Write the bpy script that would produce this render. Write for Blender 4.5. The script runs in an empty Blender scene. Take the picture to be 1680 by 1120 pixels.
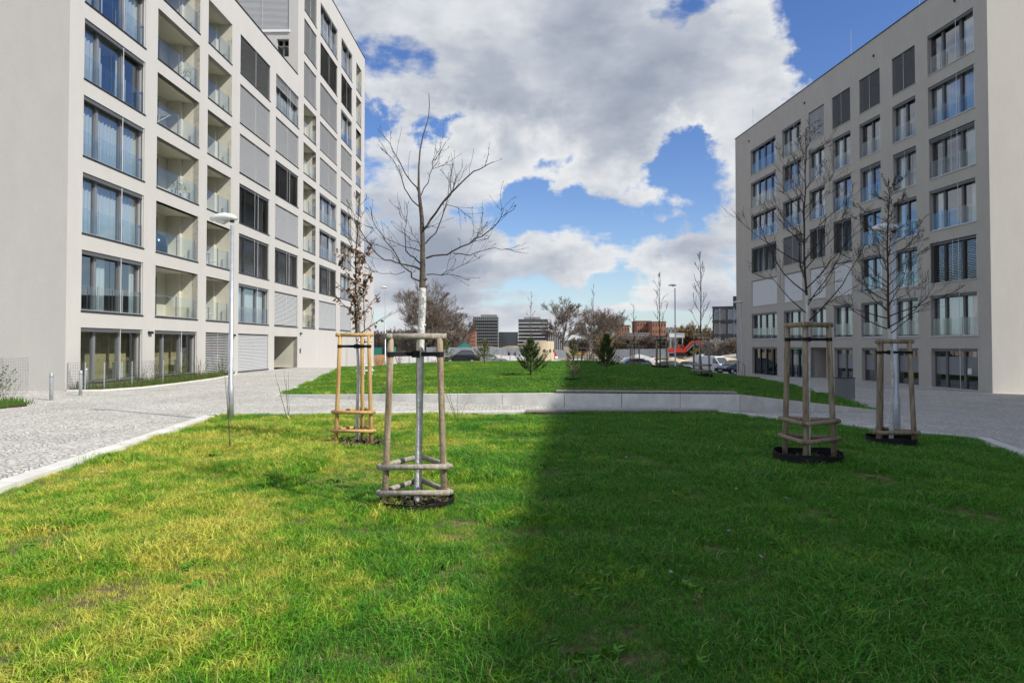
import bpy, bmesh, math, random
import numpy as np
from mathutils import Vector, Matrix, noise as mnoise
from mathutils.geometry import delaunay_2d_cdt
R = random.Random(7)
S = bpy.context.scene
COL = S.collection
rad = math.radians
def clamp(v, a=0.0, b=1.0): return max(a, min(b, v))
def sm(t): t = clamp(t); return t*t*(3-2*t)
def lerp(a, b, t): return a+(b-a)*t

# ------------------------------------------------------------------ camera
EYE = 1.72; FPX = 1100.0; HY = 565.0; PITCH = math.atan(.021)
cam_d = bpy.data.cameras.new('camera'); cam = bpy.data.objects.new('camera', cam_d); COL.objects.link(cam)
cam.location = (0, 0, EYE); cam.rotation_euler = (rad(90)+PITCH, 0, 0)
cam_d.sensor_width = 36; cam_d.lens = 36*FPX/1680; cam_d.shift_y = -(.021*FPX-(HY-560))/1680
cam_d.clip_end = 6000; cam_d.clip_start = .05
S.camera = cam
def ray(px, py):
    x = (px-840)/FPX; y = -(py-(HY-.021*FPX))/FPX
    c, s = math.cos(PITCH), math.sin(PITCH)
    v = Vector((x, c-y*s, s+y*c)); return v/v.y
def at(px, py, Y):
    v = ray(px, py); return Vector((v.x*Y, Y, EYE+v.z*Y))

# ------------------------------------------------------------------ terrain
def gz(x, y):
    return -min(.75, .06*max(0, x-5)) - min(1.225, .035*max(0, y-50))
FRONT = [(-7.6,22.3,.03),(-3.7,20.6,.17),(-.2,19.4,.28),(1.5,18.9,.33),(6.1,18.3,.34),(11.3,20.9,-.34)]
SIDE = [(11.3,20.9),(12.9,26),(16.2,39),(18,50),(12,54),(-2,54),(-12.4,49),(-7.6,22.3)]
LAWN = [(-4.2,-5),(-6.85,15.9),(.6,16.25),(5.0,16.4),(7.8,14.5),(9.5,13.75),(8.4,11),(2.0,-5)]
def segd(px, py, a, b):
    ax, ay = a[0], a[1]; bx, by = b[0]-ax, b[1]-ay
    t = clamp(((px-ax)*bx+(py-ay)*by)/(bx*bx+by*by))
    return math.hypot(px-ax-bx*t, py-ay-by*t), t
def mound_z(x, y):
    df, zl = 1e9, 0
    for a, b in zip(FRONT, FRONT[1:]):
        d, t = segd(x, y, a, b)
        if d < df: df = d; fx = lerp(a[0], b[0], t); fy = lerp(a[1], b[1], t); zl = lerp(a[2], b[2], t)-gz(fx, fy)
    ds = min(segd(x, y, a, b)[0] for a, b in zip(SIDE, SIDE[1:]))
    t = sm(df/12)
    bs = sm(ds/7)
    if df < .02: return gz(x, y)+zl
    lift = zl*lerp(1 if df < .5 else max(bs, 1-df/4), bs, sm(df/4))*(1-t)+.50*bs*t
    lift = max(lift, .03)
    return gz(x, y)+lift+.03*mnoise.noise(Vector((x*.3, y*.3, 0)))*sm(ds/3)*sm(df/3)
def lawn_z(x, y):
    d = min(segd(x, y, a, b)[0] for a, b in zip(LAWN, LAWN[1:]+LAWN[:1]))
    return gz(x, y)+.03+sm(d/2)*(.03+.04*mnoise.noise(Vector((x*.35, y*.35, 4))))
def inside(x, y, poly):
    c = False; n = len(poly)
    for i in range(n):
        a, b = poly[i], poly[(i+1) % n]
        if (a[1] > y) != (b[1] > y) and x < (b[0]-a[0])*(y-a[1])/(b[1]-a[1])+a[0]: c = not c
    return c
MPOLY = [(p[0], p[1]) for p in FRONT]+SIDE[1:-1]
def hz(x, y):
    if inside(x, y, LAWN): return lawn_z(x, y)
    if inside(x, y, MPOLY): return mound_z(x, y)
    return gz(x, y)
def gpt(px, py):
    v = ray(px, py); Y = 3.0
    while Y < 400:
        if EYE+v.z*Y <= hz(v.x*Y, Y): break
        Y += .03
    return Vector((v.x*Y, Y, hz(v.x*Y, Y)))

# ------------------------------------------------------------------ materials
def nodes(m):
    m.use_nodes = True; nt = m.node_tree; return nt, nt.nodes, nt.links
def mat(name, col, rough=.7, metal=0, var=.0, vscale=3, bump=0, bscale=60, spec=.3, col2=None, coord='Object'):
    m = bpy.data.materials.new(name); nt, N, L = nodes(m); b = N['Principled BSDF']
    b.inputs['Base Color'].default_value = (*col, 1); b.inputs['Roughness'].default_value = rough
    b.inputs['Metallic'].default_value = metal; b.inputs['Specular IOR Level'].default_value = spec
    if var or col2 or bump:
        tc = N.new('ShaderNodeTexCoord')
    if var or col2:
        nz = N.new('ShaderNodeTexNoise'); nz.inputs['Scale'].default_value = vscale; nz.inputs['Detail'].default_value = 6; nz.inputs['Roughness'].default_value = .65
        if 'stucco' in name:   # rain washed, slightly streaky render
            mp = N.new('ShaderNodeMapping'); mp.inputs['Scale'].default_value = (1.5,1.5,.7); L.new(tc.outputs[coord], mp.inputs[0]); L.new(mp.outputs[0], nz.inputs['Vector']); nz.inputs['Detail'].default_value = 9; nz.inputs['Roughness'].default_value = .72
        elif 'wood' in name and 'hill' not in name:   # grain runs up the posts
            mp = N.new('ShaderNodeMapping'); mp.inputs['Scale'].default_value = (4,4,.45); L.new(tc.outputs[coord], mp.inputs[0]); L.new(mp.outputs[0], nz.inputs['Vector'])
        else: L.new(tc.outputs[coord], nz.inputs['Vector'])
        cr = N.new('ShaderNodeValToRGB'); L.new(nz.outputs['Fac'], cr.inputs['Fac'])
        c2 = col2 or tuple(c*(1-var) for c in col); c1 = col if col2 else tuple(min(1, c*(1+var)) for c in col)
        cr.color_ramp.elements[0].position = .35; cr.color_ramp.elements[1].position = .65
        cr.color_ramp.elements[0].color = (*c2, 1); cr.color_ramp.elements[1].color = (*c1, 1)
        L.new(cr.outputs['Color'], b.inputs['Base Color'])
    if bump:
        n2 = N.new('ShaderNodeTexNoise'); n2.inputs['Scale'].default_value = bscale; n2.inputs['Detail'].default_value = 4
        L.new(tc.outputs[coord], n2.inputs['Vector'])
        bp = N.new('ShaderNodeBump'); bp.inputs['Strength'].default_value = bump; bp.inputs['Distance'].default_value = .02
        L.new(n2.outputs['Fac'], bp.inputs['Height']); L.new(bp.outputs['Normal'], b.inputs['Normal'])
    return m
M = {}
M['stucco'] = mat('stucco_warm_white', (.555,.54,.515), .9, var=.035, vscale=.5, bump=.25, bscale=40)
M['stucco_end'] = mat('stucco_combed_grey', (.515,.50,.47), .9, var=.035, vscale=.7, bump=.3, bscale=18)
M['stucco_shade_grey'] = mat('stucco_shade_grey', (.48,.45,.405), .9, var=.06, vscale=.5, bump=.25, bscale=40)  # plaster like the end wall; some facade shade is put into the colour
M['cream'] = mat('cream_plaster', (.62,.60,.50), .9, var=.04, vscale=1)
M['dark_metal'] = mat('dark_metal', (.035,.037,.04), .45, .3)
M['grey_metal'] = mat('grey_aluminium', (.28,.29,.30), .4, .4, var=.05)
M['dk_frame'] = mat('grey_window_frame', (.13,.135,.14), .4, .2)
M['galv'] = mat('galvanised_steel', (.50,.53,.56), .42, .55, var=.12, vscale=9)
M['white_paint'] = mat('white_coating', (.75,.76,.75), .35)
M['blind_light'] = mat('light_slats', (.52,.53,.535), .5, .0)
M['blind_dark'] = mat('dark_slats', (.24,.245,.245), .5, .0)
M['blind_white'] = mat('pale_slats', (.80,.81,.82), .5, .0)
M['curtain'] = mat('curtain', (.72,.74,.74), .9)
M['olive'] = mat('olive_room', (.40,.37,.20), .9, var=.3, vscale=.8)
M['glass_sky'] = mat('sky_reflection_glass', (.22,.26,.31), .15, spec=.8)  # pale base colour paints the sky reflected in the far windows
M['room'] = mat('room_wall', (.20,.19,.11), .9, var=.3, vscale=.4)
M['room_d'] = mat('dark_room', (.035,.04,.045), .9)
M['concrete'] = mat('pale_concrete', (.72,.705,.645), .85, var=.13, vscale=2.2, bump=.2)
M['concrete_g'] = mat('grey_concrete', (.52,.51,.49), .85, var=.12, vscale=2, bump=.2)
M['asphalt'] = mat('asphalt', (.16,.15,.145), .9, var=.15, vscale=8, bump=.3)
M['soil'] = mat('soil', (.085,.06,.04), .95, col2=(.045,.035,.025), vscale=9, bump=.8, bscale=30)
M['site'] = mat('site_earth', (.36,.28,.19), .95, col2=(.20,.155,.11), vscale=.06, bump=.5, bscale=.8)
M['sand'] = mat('sand', (.52,.40,.25), .95, var=.15, vscale=.5)
M['orange_soil'] = mat('orange_soil', (.40,.22,.10), .95, var=.25, vscale=.4)
M['gravel'] = mat('gravel_heap', (.40,.40,.38), .95, var=.3, vscale=1.4)
M['wood_old'] = mat('weathered_wood', (.43,.35,.25), .85, col2=(.20,.14,.085), vscale=7, bump=.6, bscale=25)
M['wood_new'] = mat('fresh_yellow_wood', (.62,.42,.18), .7, col2=(.44,.26,.10), vscale=7, bump=.2, bscale=25)
M['wood_grey'] = mat('grey_wood', (.46,.42,.36), .85, col2=(.24,.21,.17), vscale=9, bump=.3, bscale=30)
M['wood_end'] = mat('dark_post_tip', (.10,.08,.06), .9)
M['rubber'] = mat('black_strap', (.012,.012,.013), .6)
M['barrier'] = mat('black_plastic', (.012,.012,.013), .5)
M['bark'] = mat('brown_grey_bark', (.115,.095,.075), .9, var=.3, vscale=14, bump=.4)
M['bark_d'] = mat('dark_bark', (.05,.042,.035), .9, var=.3, vscale=14)
M['twig_far'] = mat('far_twigs', (.20,.165,.135), .95)
M['twig_ochre'] = mat('ochre_twigs', (.23,.175,.085), .95)
M['twig_pale'] = mat('pale_twigs', (.34,.31,.27), .95)
M['dead_leaf'] = mat('dead_leaf', (.17,.10,.055), .8, var=.3)
M['limewash'] = mat('limewash', (.80,.80,.78), .9, col2=(.52,.50,.46), vscale=11, bump=.8, bscale=35)
M['pine'] = mat('pine_needles', (.10,.145,.045), .7, var=.35, vscale=5)
M['pine_l'] = mat('dry_pine_needles', (.22,.24,.10), .7, var=.3, vscale=5)
M['shrub'] = mat('shrub_leaves', (.10,.15,.035), .7, var=.4, vscale=6)
M['red'] = mat('red_paint', (.50,.05,.025), .4)
M['blue'] = mat('blue_paint', (.02,.09,.42), .5)
M['green'] = mat('green_paint', (.03,.20,.16), .6)
M['yellow'] = mat('yellow_paint', (.55,.36,.03), .6)
M['brick'] = mat('red_brick', (.30,.145,.09), .9, var=.12, vscale=.4)
M['fence_blue'] = mat('grey_blue_hoarding', (.36,.40,.44), .6, var=.15, vscale=.5)
M['fac_dark'] = mat('charcoal_cladding', (.055,.06,.07), .5)
M['fac_grey'] = mat('grey_cladding', (.22,.225,.225), .6)
M['white'] = mat('white_cladding', (.70,.70,.69), .6)
M['beige'] = mat('beige_panels', (.60,.50,.34), .8, var=.05, vscale=2)
M['car_white'] = mat('white_car_paint', (.72,.72,.72), .25, spec=.5)
M['car_silver'] = mat('silver_car_paint', (.40,.42,.43), .25, .5)
M['car_dark'] = mat('dark_car_paint', (.03,.035,.045), .2, .4)
M['car_blue'] = mat('dark_blue_car_paint', (.035,.06,.10), .2, .4)
M['car_glass'] = mat('car_glass', (.04,.055,.06), .05, spec=1.0)
M['tyre'] = mat('tyre', (.015,.015,.015), .8)
M['lamp_red'] = mat('red_lamp', (.4,.01,.01), .3)
M['dark_hill'] = mat('wooded_hill', (.085,.095,.085), .95, col2=(.06,.062,.06), vscale=.02)
M['skin'] = mat('skin', (.45,.28,.2), .6)
M['cloth_dark'] = mat('dark_clothes', (.02,.022,.03), .9)
M['cloth_jean'] = mat('grey_clothes', (.09,.10,.13), .9)
M['film'] = mat('frosted_film', (.23,.24,.26), .35)
M['shop_blue'] = mat('blue_shop_display', (.04,.10,.22), .4)

def glass(name, tint, base, top=1.0):
    m = bpy.data.materials.new(name); nt, N, L = nodes(m); N.clear()
    o = N.new('ShaderNodeOutputMaterial'); mx = N.new('ShaderNodeMixShader')
    t = N.new('ShaderNodeBsdfTransparent'); t.inputs[0].default_value = (*tint, 1)
    g = N.new('ShaderNodeBsdfGlossy'); g.inputs['Roughness'].default_value = .015; g.inputs[0].default_value = (.92,.95,1,1)
    l0 = N.new('ShaderNodeLayerWeight'); l0.inputs[0].default_value = .5; lw = N.new('ShaderNodeMath'); lw.operation = 'POWER'; lw.inputs[1].default_value = 3.5; L.new(l0.outputs['Facing'], lw.inputs[0])
    mr = N.new('ShaderNodeMapRange'); mr.inputs[1].default_value = 0; mr.inputs[2].default_value = 1
    mr.inputs[3].default_value = base; mr.inputs[4].default_value = top
    L.new(lw.outputs[0], mr.inputs[0]); L.new(mr.outputs[0], mx.inputs[0])
    L.new(t.outputs[0], mx.inputs[1]); L.new(g.outputs[0], mx.inputs[2]); L.new(mx.outputs[0], o.inputs[0])
    return m
M['pane'] = glass('window_glass', (.72,.78,.80), .22)
M['pane_g'] = glass('shopfront_glass', (.80,.83,.80), .08)
M['rail_glass'] = glass('balustrade_glass', (.84,.90,.90), .06, .8)

# cobbles: granite setts laid in small arcs
def cobble(name, c_lo, c_hi, joint):
    m = bpy.data.materials.new(name); nt, N, L = nodes(m); b = N['Principled BSDF']; b.inputs['Roughness'].default_value = .75
    g = N.new('ShaderNodeNewGeometry'); sp = N.new('ShaderNodeSeparateXYZ'); L.new(g.outputs['Position'], sp.inputs[0])
    def mth(op, a, bb=None):
        n = N.new('ShaderNodeMath'); n.operation = op
        for i, v in enumerate((a, bb)):
            if v is None: continue
            if isinstance(v, (int, float)): n.inputs[i].default_value = v
            else: L.new(v, n.inputs[i])
        return n.outputs[0]
    fx = mth('SUBTRACT', mth('FRACT', mth('DIVIDE', sp.outputs['X'], 1.3)), .5)
    arc = mth('MULTIPLY', mth('MULTIPLY', fx, fx), 1.7)
    yy = mth('ADD', sp.outputs['Y'], arc)
    cb = N.new('ShaderNodeCombineXYZ'); L.new(sp.outputs['X'], cb.inputs[0]); L.new(yy, cb.inputs[1])
    v1 = N.new('ShaderNodeTexVoronoi'); v1.inputs['Scale'].default_value = 9; v1.inputs['Randomness'].default_value = .55; L.new(cb.outputs[0], v1.inputs['Vector'])
    v2 = N.new('ShaderNodeTexVoronoi'); v2.feature = 'DISTANCE_TO_EDGE'; v2.inputs['Scale'].default_value = 9; v2.inputs['Randomness'].default_value = .55; L.new(cb.outputs[0], v2.inputs['Vector'])
    sc = N.new('ShaderNodeSeparateColor'); L.new(v1.outputs['Color'], sc.inputs[0])
    cr = N.new('ShaderNodeValToRGB'); cr.color_ramp.elements[0].color = (*c_lo, 1); cr.color_ramp.elements[1].color = (*c_hi, 1); L.new(sc.outputs[0], cr.inputs[0])
    nz = N.new('ShaderNodeTexNoise'); nz.inputs['Scale'].default_value = .45; nz.inputs['Detail'].default_value = 5; L.new(g.outputs['Position'], nz.inputs['Vector'])
    mr = N.new('ShaderNodeMapRange'); mr.inputs[1].default_value = .3; mr.inputs[2].default_value = .7; mr.inputs[3].default_value = .82; mr.inputs[4].default_value = 1.08; L.new(nz.outputs[0], mr.inputs[0])
    mm = N.new('ShaderNodeVectorMath'); mm.operation = 'SCALE'; L.new(cr.outputs[0], mm.inputs[0]); L.new(mr.outputs[0], mm.inputs['Scale'])
    ed = N.new('ShaderNodeMapRange'); ed.inputs[1].default_value = .02; ed.inputs[2].default_value = .10; L.new(v2.outputs['Distance'], ed.inputs[0])
    mix = N.new('ShaderNodeMix'); mix.data_type = 'RGBA'; L.new(ed.outputs[0], mix.inputs[0]); mix.inputs[6].default_value = (*joint, 1); L.new(mm.outputs[0], mix.inputs[7])
    L.new(mix.outputs[2], b.inputs['Base Color'])
    bp = N.new('ShaderNodeBump'); bp.inputs['Strength'].default_value = 1; bp.inputs['Distance'].default_value = .02; L.new(ed.outputs[0], bp.inputs['Height']); L.new(bp.outputs[0], b.inputs['Normal'])
    return m
M['cobble'] = cobble('granite_setts', (.55,.535,.48), (.76,.74,.67), (.39,.365,.31))

def grass_mat(name, dry_lit, mulr=1.0, off=0):
    m = bpy.data.materials.new(name); nt, N, L = nodes(m); b = N['Principled BSDF']; b.inputs['Roughness'].default_value = .5; b.inputs['Specular IOR Level'].default_value = .22
    g = N.new('ShaderNodeNewGeometry')
    n1 = N.new('ShaderNodeTexNoise'); n1.inputs['Scale'].default_value = .6; n1.inputs['Detail'].default_value = 9; n1.inputs['Roughness'].default_value = .78; L.new(g.outputs['Position'], n1.inputs['Vector'])
    sp = N.new('ShaderNodeSeparateXYZ'); L.new(g.outputs['Position'], sp.inputs[0])
    # left side drier; the sunlit-to-shaded step is also put into the blade colour
    mx_ = N.new('ShaderNodeMapRange'); mx_.inputs[1].default_value = 2.0; mx_.inputs[2].default_value = -2.5; mx_.inputs[3].default_value = -.16*dry_lit+off; mx_.inputs[4].default_value = .04*dry_lit+off; L.new(sp.outputs['X'], mx_.inputs[0])
    n2 = N.new('ShaderNodeTexNoise'); n2.inputs['Scale'].default_value = 6; n2.inputs['Detail'].default_value = 4; L.new(g.outputs['Position'], n2.inputs['Vector'])
    m2 = N.new('ShaderNodeMapRange'); m2.inputs[1].default_value = .25; m2.inputs[2].default_value = .75; m2.inputs[3].default_value = -.10; m2.inputs[4].default_value = .08; L.new(n2.outputs[0], m2.inputs[0])
    a0 = N.new('ShaderNodeMath'); L.new(n1.outputs[0], a0.inputs[0]); L.new(m2.outputs[0], a0.inputs[1])
    ad = N.new('ShaderNodeMath'); L.new(a0.outputs[0], ad.inputs[0]); L.new(mx_.outputs[0], ad.inputs[1])
    cr = N.new('ShaderNodeValToRGB'); e = cr.color_ramp.elements
    e[0].position = .40; e[0].color = (.095*mulr,.28*mulr,.028*mulr,1); e[1].position = .60; e[1].color = (.57,.56,.10,1)
    x = e.new(.48); x.color = (.19*mulr,.385*mulr,.025*mulr,1)
    L.new(ad.outputs[0], cr.inputs[0])
    oi = N.new('ShaderNodeObjectInfo'); at_ = N.new('ShaderNodeAttribute'); at_.attribute_name = 'tint'
    hs = N.new('ShaderNodeHueSaturation'); L.new(cr.outputs[0], hs.inputs['Color'])
    mr = N.new('ShaderNodeMapRange'); mr.inputs[3].default_value = .5; mr.inputs[4].default_value = 1.75; L.new(at_.outputs['Fac'], mr.inputs[0]); L.new(mr.outputs[0], hs.inputs['Value'])
    # a share of the blades is dead straw
    gt = N.new('ShaderNodeMath'); gt.operation = 'GREATER_THAN'; L.new(at_.outputs['Fac'], gt.inputs[0]); gt.inputs[1].default_value = .94
    mix = N.new('ShaderNodeMix'); mix.data_type = 'RGBA'; L.new(gt.outputs[0], mix.inputs[0]); L.new(hs.outputs[0], mix.inputs[6]); mix.inputs[7].default_value = (.46,.42,.16,1)
    L.new(mix.outputs[2], b.inputs['Base Color'])
    tr = N.new('ShaderNodeBsdfTranslucent'); L.new(mix.outputs[2], tr.inputs[0]); ms = N.new('ShaderNodeMixShader'); ms.inputs[0].default_value = .3
    L.new(b.outputs[0], ms.inputs[1]); L.new(tr.outputs[0], ms.inputs[2]); L.new(ms.outputs[0], N['Material Output'].inputs[0])
    return m
M['grass'] = grass_mat('grass_blades', 1.0)
M['grass_m'] = grass_mat('mound_grass_blades', .4, .92, -.07)
M['turf'] = mat('turf_soil', (.20,.17,.07), .95, col2=(.075,.07,.03), vscale=14, bump=.6, bscale=25, coord='Object')
M['weed'] = mat('weed_leaves', (.10,.26,.02), .6, var=.25, vscale=9)

# ------------------------------------------------------------------ mesh building
class MB:
    def __init__(s): s.v = []; s.f = []; s.m = []; s.ms = []
    def mi(s, m):
        if m not in s.ms: s.ms.append(m)
        return s.ms.index(m)
    def face(s, pts, m):
        i = len(s.v); s.v += [tuple(p) for p in pts]; s.f.append(tuple(range(i, i+len(pts)))); s.m.append(s.mi(m)); return s
    def box(s, a, b, m, T=None):
        x0, y0, z0 = a; x1, y1, z1 = b; i = len(s.v)
        P = [(x0,y0,z0),(x1,y0,z0),(x1,y1,z0),(x0,y1,z0),(x0,y0,z1),(x1,y0,z1),(x1,y1,z1),(x0,y1,z1)]
        if T: P = [tuple(T @ Vector(p)) for p in P]
        s.v += P; k = s.mi(m)
        for q in ((0,3,2,1),(4,5,6,7),(0,1,5,4),(1,2,6,5),(2,3,7,6),(3,0,4,7)): s.f.append(tuple(i+j for j in q)); s.m.append(k)
        return s
    def tube(s, pts, rs, m, n=6, cap=True):
        pts = [Vector(p) for p in pts]
        if not isinstance(rs, (list, tuple)): rs = [rs]*len(pts)
        k = s.mi(m); base = len(s.v); up = None
        for j, p in enumerate(pts):
            d = (pts[min(j+1, len(pts)-1)]-pts[max(j-1, 0)])
            if d.length < 1e-9: d = Vector((0, 0, 1))
            d.normalize()
            if up is None:
                up = d.cross(Vector((0, 0, 1)) if abs(d.z) < .9 else Vector((1, 0, 0))).normalized()
            else:
                up = (up-d*up.dot(d))
                up = up.normalized() if up.length > 1e-6 else d.orthogonal().normalized()
            w = d.cross(up)
            for q in range(n):
                a = 2*math.pi*q/n
                s.v.append(tuple(p+(up*math.cos(a)+w*math.sin(a))*rs[j]))
        for j in range(len(pts)-1):
            for q in range(n):
                a = base+j*n+q; b = base+j*n+(q+1) % n
                s.f.append((a, b, b+n, a+n)); s.m.append(k)
        if cap:
            s.f.append(tuple(base+q for q in range(n))[::-1]); s.m.append(k)
            s.f.append(tuple(base+(len(pts)-1)*n+q for q in range(n))); s.m.append(k)
        return s
    def cyl(s, c, r, z0, z1, m, n=16, r1=None): return s.tube([(c[0],c[1],z0),(c[0],c[1],z1)], [r, r if r1 is None else r1], m, n)
    def prism(s, poly, z0, z1, m):
        n = len(poly); s.face([(x, y, z0) for x, y in poly][::-1], m); s.face([(x, y, z1) for x, y in poly], m)
        for i in range(n):
            a, b = poly[i], poly[(i+1) % n]; s.face([(a[0],a[1],z0),(b[0],b[1],z0),(b[0],b[1],z1),(a[0],a[1],z1)], m)
        return s
    def yprism(s, prof, y0, y1, m, taper=None):   # profile in x-z extruded along y
        n = len(prof); t = taper or (lambda x, z: 0)
        A = [(x, y0+t(x, z), z) for x, z in prof]; B = [(x, y1-t(x, z), z) for x, z in prof]
        s.face(A, m); s.face(B[::-1], m)
        for i in range(n): s.face([A[i], A[(i+1) % n], B[(i+1) % n], B[i]][::-1], m)
        return s
    def mesh(s, name, smooth=False):
        me = bpy.data.meshes.new(name); me.from_pydata(s.v, [], s.f)
        for m in s.ms: me.materials.append(M[m])
        if s.m: me.polygons.foreach_set('material_index', s.m)
        if smooth: me.polygons.foreach_set('use_smooth', [True]*len(s.f))
        me.update(); return me
    def ob(s, name, parent=None, smooth=False, loc=None):
        return link(name, s.mesh(name, smooth), parent, loc)
def link(name, me, parent=None, loc=None, rz=0):
    o = bpy.data.objects.new(name, me); COL.objects.link(o)
    if parent: o.parent = parent
    if loc is not None: o.location = loc
    o.rotation_euler.z = rz
    return o
def tag(o, label, cat, group=None):
    o['label'] = label; o['category'] = cat
    if group: o['group'] = group
    return o
def thing(name, label, cat, loc=(0,0,0), rz=0, group=None):
    return tag(link(name, None, None, loc, rz), label, cat, group)
def struct(o, k='structure'): o['kind'] = k; return o
def dup(root, loc, rz=0, label=None, scale=None):
    def cp(o, par):
        c = o.copy(); COL.objects.link(c)
        if par: c.parent = par
        for ch in [q for q in kids.get(o.name, [])]: cp(ch, c)
        return c
    kids = {}
    def walk(o):
        kids[o.name] = list(o.children)
        for c in o.children: walk(c)
    walk(root)
    r = cp(root, None); r.location = loc; r.rotation_euler.z = rz
    if label: r['label'] = label
    if scale: r.scale = (scale,)*3
    return r

# ------------------------------------------------------------------ ground sheets
def grid_sheet(name, xs, ys, off, m, zf=gz):
    mb = MB(); V = [(x, y, zf(x, y)+off) for y in ys for x in xs]; nx = len(xs)
    mb.v = V; k = mb.mi(m)
    for j in range(len(ys)-1):
        for i in range(nx-1):
            a = j*nx+i; mb.f.append((a, a+1, a+nx+1, a+nx)); mb.m.append(k)
    return struct(mb.ob(name))
def site_z(x, y):
    z = gz(x, y)
    t = sm((y-70)/40)
    return z+t*(.5*mnoise.noise(Vector((x*.03, y*.03, 1)))+.15*mnoise.noise(Vector((x*.15, y*.15, 2))))
xs = sorted(set([-3000,-1500,-700,-400,-250,-160]+list(range(-110,111,5))+[5,17.5]+[160,250,400,700,1500,3000]))
ys = sorted(set([-120,-60,-30,-10,0,20,40,50,60,65,70,75,80,85]+list(range(90,260,6))+[300,400,600,900,1500,3000,5000]))
grid_sheet('ground', xs, ys, -.05, 'site', site_z)
grid_sheet('pavement', [-70,-17,-7,0,5,17.5,30,60], [-40,0,20,40,50,62], 0, 'cobble')
grid_sheet('parking_road', [-30,5,17.5,40,70], [66,76,85,95], .02, 'asphalt', lambda x, y: gz(x, y)+.12)
def cdt_sheet(name, poly, zf, step, m):
    x0 = min(p[0] for p in poly); x1 = max(p[0] for p in poly); y0 = min(p[1] for p in poly); y1 = max(p[1] for p in poly)
    vs = []; n = len(poly); bd = []
    for i in range(n):
        a, b = poly[i], poly[(i+1) % n]; L_ = math.dist(a, b); k = max(1, int(L_/step))
        for q in range(k): bd.append((lerp(a[0], b[0], q/k), lerp(a[1], b[1], q/k)))
    vs = [Vector(p) for p in bd]; nb = len(bd)
    yy = y0+step/2
    while yy < y1:
        xx = x0+step/2
        while xx < x1:
            if inside(xx, yy, poly) and min(segd(xx, yy, poly[i], poly[(i+1) % n])[0] for i in range(n)) > step*.35: vs.append(Vector((xx, yy)))
            xx += step
        yy += step
    r = delaunay_2d_cdt(vs, [(i, (i+1) % nb) for i in range(nb)], [], 1, 1e-4)
    mb = MB(); k = mb.mi(m)
    mb.v = [(p.x, p.y, zf(p.x, p.y)) for p in r[0]]
    for f in r[2]: mb.f.append(tuple(f)); mb.m.append(k)
    return struct(mb.ob(name, smooth=True))
cdt_sheet('lawn', LAWN, lawn_z, .5, 'turf')
cdt_sheet('lawn_mound', MPOLY, mound_z, .8, 'turf')

def strip(name, pts, w, zt, m, side=1, base=-.25, joint=None):
    """kerb: offset polyline to one side by w, top at zt above ground, optional joints"""
    P = [Vector((p[0], p[1], 0)) for p in pts]; mb = MB()
    def nrm(i):
        a = P[max(i-1, 0)]; b = P[min(i+1, len(P)-1)]; d = (b-a).normalized(); return Vector((-d.y, d.x, 0))*side
    for i in range(len(P)-1):
        L_ = (P[i+1]-P[i]).length; k = max(1, round(L_/joint)) if joint else 1
        for q in range(k):
            t0, t1 = q/k, (q+1)/k-(.014/L_ if joint else 0)
            a = P[i].lerp(P[i+1], t0); b = P[i].lerp(P[i+1], t1); na = nrm(i).lerp(nrm(i+1), t0).normalized(); nb = nrm(i).lerp(nrm(i+1), t1).normalized()
            a2 = a+na*w; b2 = b+nb*w
            def z(p, top, ref): return (zt(ref.x, ref.y, lerp(i, i+1, t0 if ref is a else t1)) if callable(zt) else gz(p.x, p.y)+zt) if top else gz(p.x, p.y)+base
            q4 = [(a, a), (b, b), (b2, b), (a2, a)]
            lo = [Vector((p.x, p.y, z(p, 0, r))) for p, r in q4]; hi = [Vector((p.x, p.y, z(p, 1, r))) for p, r in q4]
            mb.face(hi, m)
            for j in range(4): mb.face([lo[j], lo[(j+1) % 4], hi[(j+1) % 4], hi[j]], m)
    return mb.ob(name)
struct(strip('kerb', [(-4.2,-5),(-6.85,15.9),(.6,16.25),(5.0,16.4),(7.8,14.5),(9.5,13.75),(8.4,11),(2.0,-5)], .27, .10, 'concrete', 1, joint=1.0))
struct(strip('kerb', [(-7.6,22.3),(-12.4,49)], .22, .04, 'concrete', 1, joint=1.0))
struct(strip('kerb', [(11.3,20.9),(12.9,26),(16.2,39),(18,50),(12,54),(-2,54),(-12.4,49)], .16, .04, 'concrete', -1, joint=1.0))
def topz(x, y, s):
    i = min(int(s), len(FRONT)-2); return lerp(FRONT[i][2], FRONT[i+1][2], s-i)+.035
w = strip('retaining_wall', [(p[0], p[1]) for p in FRONT], .22, topz, 'concrete', -1, joint=1.5)
tag(w, 'long low pale concrete retaining wall holding back the grassy mound', 'wall')
# side drain and asphalt strip at the right
mb = MB(); pts = [(16,24.5),(30,22.2)]
grid_sheet('asphalt_patch', [10.6,17.5,32], [8,12.5], .006, 'asphalt')
mb.face([(9.2,21.6,gz(9.2,21)+.006),(9.2,21.9,gz(9.2,21)+.006),(17.5,21.5,-.744),(17.5,21.2,-.744)], 'concrete_g')
mb.face([(17.5,21.2,-.744),(17.5,21.5,-.744),(32,20.6,-.744),(32,20.3,-.744)], 'concrete_g')
struct(mb.ob('drain_channel'))
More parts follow.
